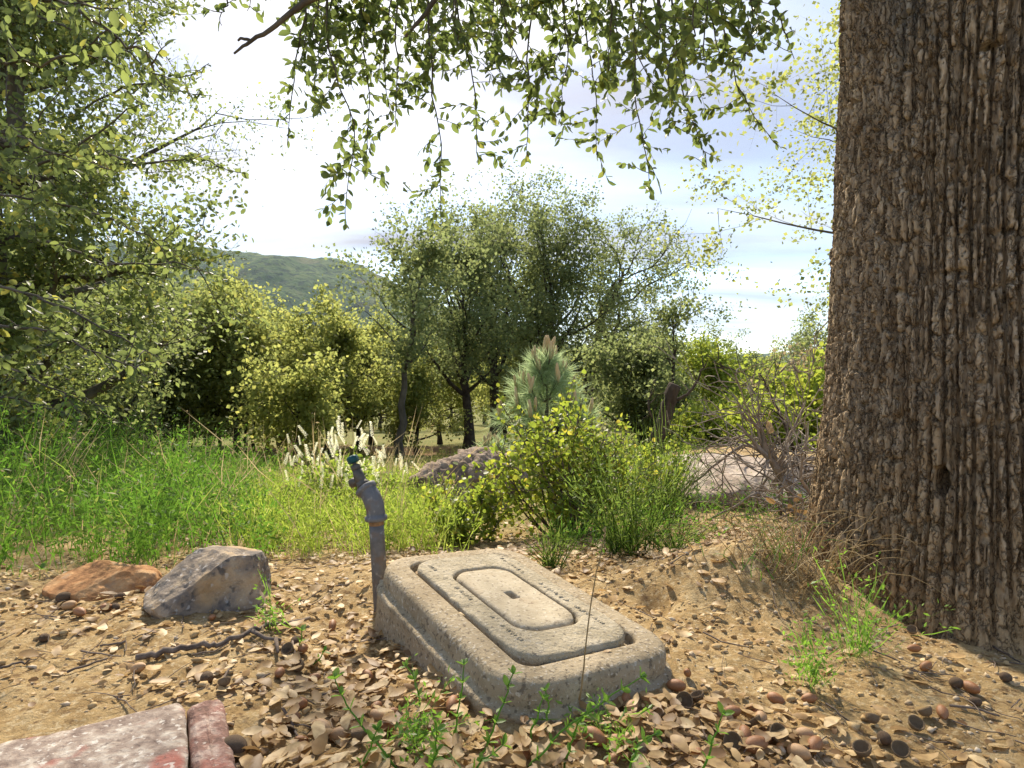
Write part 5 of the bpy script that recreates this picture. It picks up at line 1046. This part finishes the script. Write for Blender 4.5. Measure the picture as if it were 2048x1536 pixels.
# ------------------------------------------------------------------ litter: leaves, acorns, twigs, pebbles
def on_ground(x, y): return float(gg(np.array(x), np.array(y)))
def litter():
    n = 30000; x = rng.uniform(-1.5, 1.5, n); y = rng.uniform(.55, 2.6, n)
    def ga(a, b, sa, sb, w): return w * np.exp(-((x - a) / sa) ** 2 - ((y - b) / sb) ** 2)
    dens = .07 + ga(-.16, .98, .20, .22, .95) + ga(-.02, .74, .42, .12, .85) + ga(.25, .80, .22, .10, .7) + ga(-.80, 1.33, .30, .10, .40) + ga(.35, 1.78, .5, .22, .6) + ga(-.3, 1.75, .3, .15, .15) + ga(.9, 2.2, .5, .4, .5) + ga(.36, .86, .10, .06, .7) + ga(-.36, 1.12, .15, .2, .2)
    keep = (rng.random(n) < dens * .95) & ~in_box(x, y, .012) & (np.hypot(x - OAK[0], y - OAK[1]) > .40) & ~((x < -.35) & (y < .87)); x, y = x[keep], y[keep]; n = len(x); d_ = dens[keep]
    z = gg(x, y) + .004 + rng.random(n) * .016 * np.clip(d_, 0, 1); sz = .013 + .026 * rng.random(n) ** 1.4; a = rng.random(n) * 6.28
    ax = np.stack([np.cos(a), np.sin(a), rng.normal(size=n) * .16], -1); nr = unit(np.stack([rng.normal(size=n) * .28, rng.normal(size=n) * .28, np.where(rng.random(n) < .75, 1., -1.)], -1))
    pos = np.stack([x, y, z], -1); vis = sz / np.hypot(np.hypot(x, y), z - CAMZ) * (np.abs(x / y) < .83) * (y > .70); order = np.argsort(-vis); top, rest = order[:300], order[300:]
    G = 'single dead oak leaves of the litter'
    for i in top:
        o = leaf_obj(DEADLEAF[i % 6], pos[i], ax[i], nr[i], sz[i], None, 'dead_leaf')
        u_, v_ = float((pos[i] - BC) @ bu), float((pos[i] - BC) @ bv)
        zone = 'behind the box' if v_ > BL_ / 2 else ('against the left side of the box' if u_ < 0 and u_ > -BW / 2 - .10 and v_ > -BL_ / 2 else ('left of the box, away from it' if u_ < 0 and v_ > -BL_ / 2 else ('right of the box' if v_ > -BL_ / 2 else ('in front of the box, left half' if x[i] < .05 else 'in front of the box, right half'))))
        tag(o, 'curled tan dead oak leaf in the litter ' + zone, 'dead leaf', 'dead leaves ' + zone)
    mb = MB(); tid = rng.integers(0, 6, len(rest))
    for k in range(6): r_ = rest[tid == k]; leaves(mb, pos[r_], ax[r_], nr[r_], sz[r_], .5, DL_T[k])
    tag(mb.build('leaf_litter', M['deadleaf'], None, kind='stuff'), 'carpet of tan dead oak leaves on the soil', 'leaf litter')
    # pebbles
    n = 5200; x = rng.uniform(-1.4, 1.5, n); y = .55 + 2.0 * rng.random(n) ** 1.4; k = ~in_box(x, y, .01) & (rng.random(n) < .35 + .65 * sstep(-.1, .6, x)); x, y = x[k], y[k]; n = len(x); s = .0018 + .0045 * rng.random(n) ** 3
    v, f = ICO1; q = rng.normal(size=(n, 3, 3)); vv = v[None] * s[:, None, None] * (1 + .35 * rng.normal(size=(n, len(v), 1))) * np.array([1.2, 1, .75]) + np.stack([x, y, gg(x, y) + s * .3], -1)[:, None]
    mb = MB(); mb.add(vv.reshape(-1, 3), (f[None] + (np.arange(n) * len(v))[:, None, None]).reshape(-1, 3)); tag(mb.build('gravel', M['pebble'], None, smooth=False, kind='stuff'), 'pale grit and pebbles in the sandy soil', 'gravel')
    n = 7000; x = rng.uniform(-1.4, 1.5, n); y = .55 + 1.9 * rng.random(n) ** 1.4; k = ~in_box(x, y, .008) & (rng.random(n) < .3 + .7 * sstep(-.2, .3, fbm(x * 4, y * 4, oct=2, seed=88))) & ~((x < -.36) & (y < .87)); x, y = x[k], y[k]; n = len(x); s = .0022 + .0055 * rng.random(n) ** 3
    vv = v[None] * s[:, None, None] * (1 + .3 * rng.normal(size=(n, len(v), 1))) * np.array([1.1, 1, .8]) + np.stack([x, y, gg(x, y) + s * .35], -1)[:, None]
    mb = MB(); mb.add(vv.reshape(-1, 3), (f[None] + (np.arange(n) * len(v))[:, None, None]).reshape(-1, 3)); tag(mb.build('soil_crumbs', M['crumb'], None, smooth=False, kind='stuff'), 'crumbs and small clods of tan and brown soil', 'soil')
    n = 5200; x = rng.uniform(-1.3, 1.4, n); y = .58 + 1.7 * rng.random(n) ** 1.3; k = ~in_box(x, y, .01) & (rng.random(n) < .25 + .75 * sstep(.35, -.5, x) if False else rng.random(n) < .8 - .5 * sstep(0, .6, x)) & ~((x < -.36) & (y < .87)); x, y = x[k], y[k]; n = len(x); a = rng.random(n) * 6.28
    mb = MB(); leaves(mb, np.stack([x, y, gg(x, y) + .003], -1), np.stack([np.cos(a), np.sin(a), rng.normal(size=n) * .3], -1), unit(np.stack([rng.normal(size=n) * .45, rng.normal(size=n) * .45, np.ones(n)], -1)), .006 + .010 * rng.random(n), .25 + .3 * rng.random(n), LEAF_MID)
    tag(mb.build('leaf_fragments', M['deadleaf'], None, kind='stuff'), 'crumbled fragments of dead leaves and bark on the soil', 'leaf litter')
    # fine twig litter
    mb = MB()
    for i in range(620):
        x, y = rng.uniform(-1.2, 1.3), .62 + 1.5 * rng.random() ** 1.3
        if in_box(x, y, .03) or np.hypot(x - OAK[0], y - OAK[1]) < .42 or (x < -.35 and y < .87): continue
        a = rng.random() * 6.28; L = .03 + .07 * rng.random(); t = np.linspace(-.5, .5, 5); px_ = x + math.cos(a) * L * t + rng.normal(size=5) * .002; py_ = y + math.sin(a) * L * t; r0 = .0006 + .0012 * rng.random() ** 2
        tube(mb, np.stack([px_, py_, gg(px_, py_) + .004 + .006 * rng.random()], -1), np.linspace(r0, r0 * .6, 5), 4, cap=False)
    tag(mb.build('twig_litter', M['twig'], None, kind='stuff'), 'fine dry twigs and straw scattered in the litter', 'twigs')
litter()
def lathe(prof, k=14):
    th = np.arange(k) * 2 * math.pi / k; v = np.array([[(r * math.cos(a), r * math.sin(a), z) for a in th] for r, z in prof]); n = len(prof); i = np.arange(n - 1)[:, None] * k; j = np.arange(k)[None]; j2 = (j + 1) % k
    return v.reshape(-1, 3), np.stack([i + j, i + j2, i + k + j2, i + k + j], -1).reshape(-1, 4)
def acorn_mesh(mat, slim=1.0, tip=True):
    s = np.linspace(0, 1, 11); r = np.sin(np.clip(s, 0, 1) ** .9 * math.pi) ** .46 * .31 * slim; r[0] = .10; r[-1] = .03; prof = list(zip(r, s - .5)); prof += [(.022, .515), (.004, .53)] if tip else []; prof = [(.001, -.5)] + prof
    mb = MB(); v, q = lathe(prof); mb.add(v, None, q); return mb.mesh('acorn', M[mat])
AC = [acorn_mesh('nut'), acorn_mesh('nut', 1.15), acorn_mesh('nutpale', 1.05), acorn_mesh('nut', .9)]; ACB = acorn_mesh('nutblack', 1.2, False)
capm = MB(); v, q = lathe([(.001, -.02), (.10, -.03), (.26, .03), (.37, .16), (.42, .32), (.44, .42), (.41, .44), (.36, .34), (.28, .18), (.15, .10), (.001, .09)], 16); v = v + (fbm(v[:, 0] * 30, v[:, 1] * 30, v[:, 2] * 30, oct=2, seed=5) * .018)[:, None] * unit(v + 1e-6); capm.add(v, None, q); CAPM = capm.mesh('acorn_cap', M['cap'])
def lay(name, me, px, py, size, label, cat, group=None, up=None, z=0.0):
    p = ground_at(px, py); o = inst(name, me, (p[0], p[1], p[2] + size * .24 + z), ((R(90) + rng.normal() * .25) if up is None else up + rng.normal() * .3, 0 if up is None else rng.normal() * .3, rng.random() * 6.28), size)
    return tag(o, label, cat, group)
ACL = [(905, 1425, .030, 0, 'red brown acorn beside a sprig at the left front side of the box'), (642, 1472, .034, 2, 'largest tan acorn in the bottom litter, left of its twin'), (678, 1484, .029, 2, 'tan acorn right of its larger twin in the bottom litter'), (1352, 1385, .030, 0, 'dark red acorn touching the right front corner of the box'),
       (1252, 1408, .022, 0, 'small orange acorn under the right front face of the box'), (1262, 1428, .026, 2, 'pale broken acorn shell under the front face'), (1375, 1357, .022, 3, 'orange acorn on bare soil right of the box corner'), (1522, 1450, .026, 2, 'round tan acorn at the top of the acorn heap'),
       (1512, 1508, .034, 0, 'long orange acorn at the front of the acorn heap'), (1605, 1487, .030, 2, 'pale acorn at the right end of the heap, rear one'), (1630, 1505, .030, 0, 'brown acorn at the right end of the heap'), (1598, 1522, .032, 2, 'pale acorn at the right end of the heap, front one'),
       (1395, 1532, .030, 0, 'brown acorn at the bottom edge left of the heap'), (1465, 1440, .026, 0, 'orange acorn shell behind the heap'), (1490, 1485, .030, 3, 'orange brown acorn in the middle of the heap'), (1618, 1408, .024, 0, 'dark red acorn under the shorter wispy plant'),
       (1942, 1390, .030, 0, 'elongated red brown acorn on the gravel at far right'), (1828, 1308, .026, 3, 'orange acorn close to the trunk foot'), (1852, 1342, .024, 0, 'orange brown acorn below the one at the trunk foot'), (1885, 1440, .026, 0, 'cracked red acorn on the gravel'), (160, 1234, .032, 3, 'long orange acorn in front of the orange rock'),
       (138, 1220, .028, 2, 'tan acorn just behind the long orange one'), (214, 1224, .026, 0, 'upright brown acorn right of the long orange one'), (425, 1244, .020, 0, 'brown acorn on bare soil before the grey rock'), (277, 1346, .024, 2, 'pale tan acorn below the fallen twig end'), (560, 1356, .024, 0, 'orange acorn in the litter right of the fallen twig'),
       (606, 1308, .028, 0, 'orange acorn with pale tip at the right end of the fallen twig'), (628, 1368, .022, 3, 'reddish acorn half buried in the litter left of the box'), (665, 1262, .028, 3, 'dark brown acorn in the litter behind the fallen twig'), (1190, 1492, .034, 0, 'long brown acorn below the front face of the box'), (1240, 1500, .030, 3, 'brown acorn right of the long one below the front face'), (772, 1468, .022, 0, 'orange acorn half hidden in the bottom litter'), (998, 1498, .020, 0, 'orange acorn at the bottom centre'), (535, 1256, .020, 3, 'reddish acorn left of the wispy plant'), (735, 1360, .024, 0, 'brown acorn near the left wall of the box')]
for px, py, s, k, lab in ACL: lay('acorn', AC[k], px, py, s, lab, 'acorn', 'acorns on the ground', z=.003)
BLK = [(468, 1512, .036, 'large round black acorn beside the red painted block'), (414, 1366, .026, 'black acorn on the soil below the fallen twig'), (332, 1233, .022, 'dark acorn pair member before the grey rock'), (1768, 1489, .024, 'black acorn at the lower right'), (2012, 1364, .022, 'black acorn at the right edge'), (1912, 1380, .024, 'dark acorn above the red brown one at far right'), (590, 1290, .022, 'black acorn at the bend of the fallen twig'), (88, 1285, .022, 'dark acorn on the left soil'), (128, 1205, .030, 'dark acorn leaning on the orange rock'), (240, 1200, .022, 'dark acorn at the right end of the orange rock'), (232, 1222, .020, 'small black acorn before the orange rock'), (1950, 1412, .018, 'small black acorn below the red brown one')]
for px, py, s, lab in BLK: lay('blackened_acorn', ACB, px, py, s, lab, 'acorn', 'old blackened acorns', z=.002)
CPS = [(1374, 1416, .030, 'upturned acorn cap by the right front corner'), (1398, 1410, .026, 'acorn cap leaning on the upturned one'), (1728, 1520, .028, 'acorn cap at the bottom right'), (1800, 1517, .026, 'acorn cap right of the other at the bottom right'), (1856, 1441, .024, 'acorn cap next to the cracked acorn'), (1828, 1462, .026, 'dark acorn cap left of the cracked acorn'), (580, 1312, .026, 'dark acorn cap under the fallen twig'), (1550, 1480, .028, 'acorn cap in the heap'), (1515, 1462, .026, 'acorn cap behind the heap'), (1470, 1500, .028, 'acorn cap at the left of the heap'), (605, 1345, .024, 'acorn cap left of the orange acorn'), (450, 1380, .022, 'acorn cap below the fallen twig'), (1745, 1455, .022, 'half buried acorn cap on the gravel'), (720, 1490, .026, 'acorn cap in the bottom litter'), (1825, 1272, .024, 'split acorn shell at the trunk foot')]
for px, py, s, lab in CPS: lay('acorn_cup', CAPM, px, py, s, lab, 'acorn cap', 'empty acorn caps', up=.7)
n_ = 0
for i in range(40):
    px, py = rng.uniform(560, 1600), rng.uniform(1390, 1530)
    p = ground_at(px, py)
    if in_box(p[0], p[1], .015): continue
    o = lay(*(('acorn', AC[i % 4]) if i % 3 else ('acorn_cup', CAPM)), px, py, .018 + .010 * rng.random(), *(('acorn partly buried in the dead leaves at the bottom', 'acorn', 'acorns sunk in the litter') if i % 3 else ('empty cap partly buried in the dead leaves at the bottom', 'acorn cap', 'caps sunk in the litter')), z=-.004)
# larger single twigs
def twig(label, pts, r, side=(), group=None, name='fallen_twig', mat='twig'):
    q = np.array([ground_at(a, b) for a, b in pts]); t = np.linspace(0, len(q) - 1, 6 * (len(q) - 1) + 1); p = np.stack([np.interp(t, np.arange(len(q)), q[:, a]) for a in range(3)], -1); p[:, 2] = gg(p[:, 0], p[:, 1]) + r * 1.5 + .002; p = p + rng.normal(size=p.shape) * r * .3
    root = thing(name, label, 'twig', p[0], 0, group); mb = MB(); tube(mb, p - p[0], np.linspace(r, r * .65, len(p)), 7); mb.build('stem', M[mat], root)
    for s in side:
        q = np.array([ground_at(a, b) for a, b in s]); q[:, 2] += r * 2.2; mb = MB(); tube(mb, q - p[0], np.linspace(r * .75, r * .5, len(q)), 6); mb.build('side_shoot', M[mat], root)
twig('long crooked grey twig lying left of the box', [(275, 1327), (350, 1312), (420, 1308), (470, 1290), (515, 1270), (620, 1248)], .0055, [[(505, 1275), (530, 1290), (562, 1294)], [(552, 1292), (556, 1318)]])
for k, (pts, lab) in enumerate([([(0, 1345), (40, 1330), (60, 1328)], 'short dark twig at the left edge'), ([(135, 1350), (215, 1325)], 'thin straight twig on the left soil'), ([(320, 1205), (330, 1180)], 'small upright looking twig before the grey rock'), ([(490, 1385), (540, 1355)], 'pale twig right of the black acorn'), ([(585, 1290), (590, 1330)], 'pale short twig beside the orange acorn'), ([(440, 1380), (470, 1330)], 'pale forked twig in the litter'),
                              ([(565, 1425), (600, 1490)], 'pale bent twig in the bottom litter'), ([(1400, 1440), (1415, 1490)], 'pale thick twig left of the acorn heap'), ([(1900, 1420), (2000, 1440)], 'thin twig on the far right gravel'), ([(1700, 1290), (1800, 1330)], 'thin dark twig at the trunk foot'), ([(1960, 1290), (2040, 1330)], 'dark twig at the right edge below the trunk'), ([(640, 1400), (720, 1375)], 'brown twig in the litter left of the box'), ([(250, 1290), (200, 1300)], 'short twig on the left soil')]):
    twig(lab, pts, .0022, group='small twigs on the ground')
# the dead leaf stuck in the groove of the lid
o = leaf_obj(DEADLEAF[2], P(835, 1143, 1.262), np.array([.35, -.85, -.02]), np.array([0, 0, 1.]), .03, None, 'dead_leaf'); tag(o, 'orange brown dead leaf caught in the groove of the lid', 'dead leaf')
o = leaf_obj(DEADLEAF[0], P(1205, 1305, .96), np.array([.9, .3, .1]), np.array([0, 0, 1.]), .016, None, 'dead_leaf'); tag(o, 'small pale leaf scrap on the front groove of the lid', 'dead leaf')

# ------------------------------------------------------------------ haze: the air between here and the hills
def build_haze():
    m = bpy.data.materials.new('haze_air'); m.use_nodes = True; N = m.node_tree.nodes; L = m.node_tree.links; N.remove(N['Principled BSDF'])
    v = N.new('ShaderNodeVolumePrincipled'); v.inputs['Color'].default_value = (.62, .78, 1.0, 1); v.inputs['Density'].default_value = .00008; v.inputs['Anisotropy'].default_value = .2
    L.new(v.outputs[0], N['Material Output'].inputs['Volume'])
    x, y0, y1, z0, z1 = 4600, -2700, 4400, -90, 420
    mb = MB(); mb.add([(-x, y0, z0), (x, y0, z0), (x, y1, z0), (-x, y1, z0), (-x, y0, z1), (x, y0, z1), (x, y1, z1), (-x, y1, z1)], None, [(0, 3, 2, 1), (4, 5, 6, 7), (0, 1, 5, 4), (1, 2, 6, 5), (2, 3, 7, 6), (3, 0, 4, 7)])
    mb.build('haze', m, None, smooth=False, kind='stuff')
build_haze()

for k, (u_, v_) in enumerate(((-.112, -.10), (-.113, -.03), (.02, -.217), (.075, -.214), (-.02, .217), (.113, .06))):
    p = BC + bu * u_ + bv * v_ - bn * .004
    o = leaf_obj(DEADLEAF[k % 6], p, bu * math.cos(k * 1.7) + bv * math.sin(k * 1.7), bn + rng.normal(size=3) * .3, .013 + .006 * (k % 3), None, 'dead_leaf')
    tag(o, 'small leaf scrap lodged in the ' + ['left groove of the lid, nearer the front', 'left groove of the lid, midway along', 'front groove of the lid, left of the pale scrap', 'front groove of the lid, right of the pale scrap', 'rear groove of the lid', 'right groove of the lid'][k], 'dead leaf')
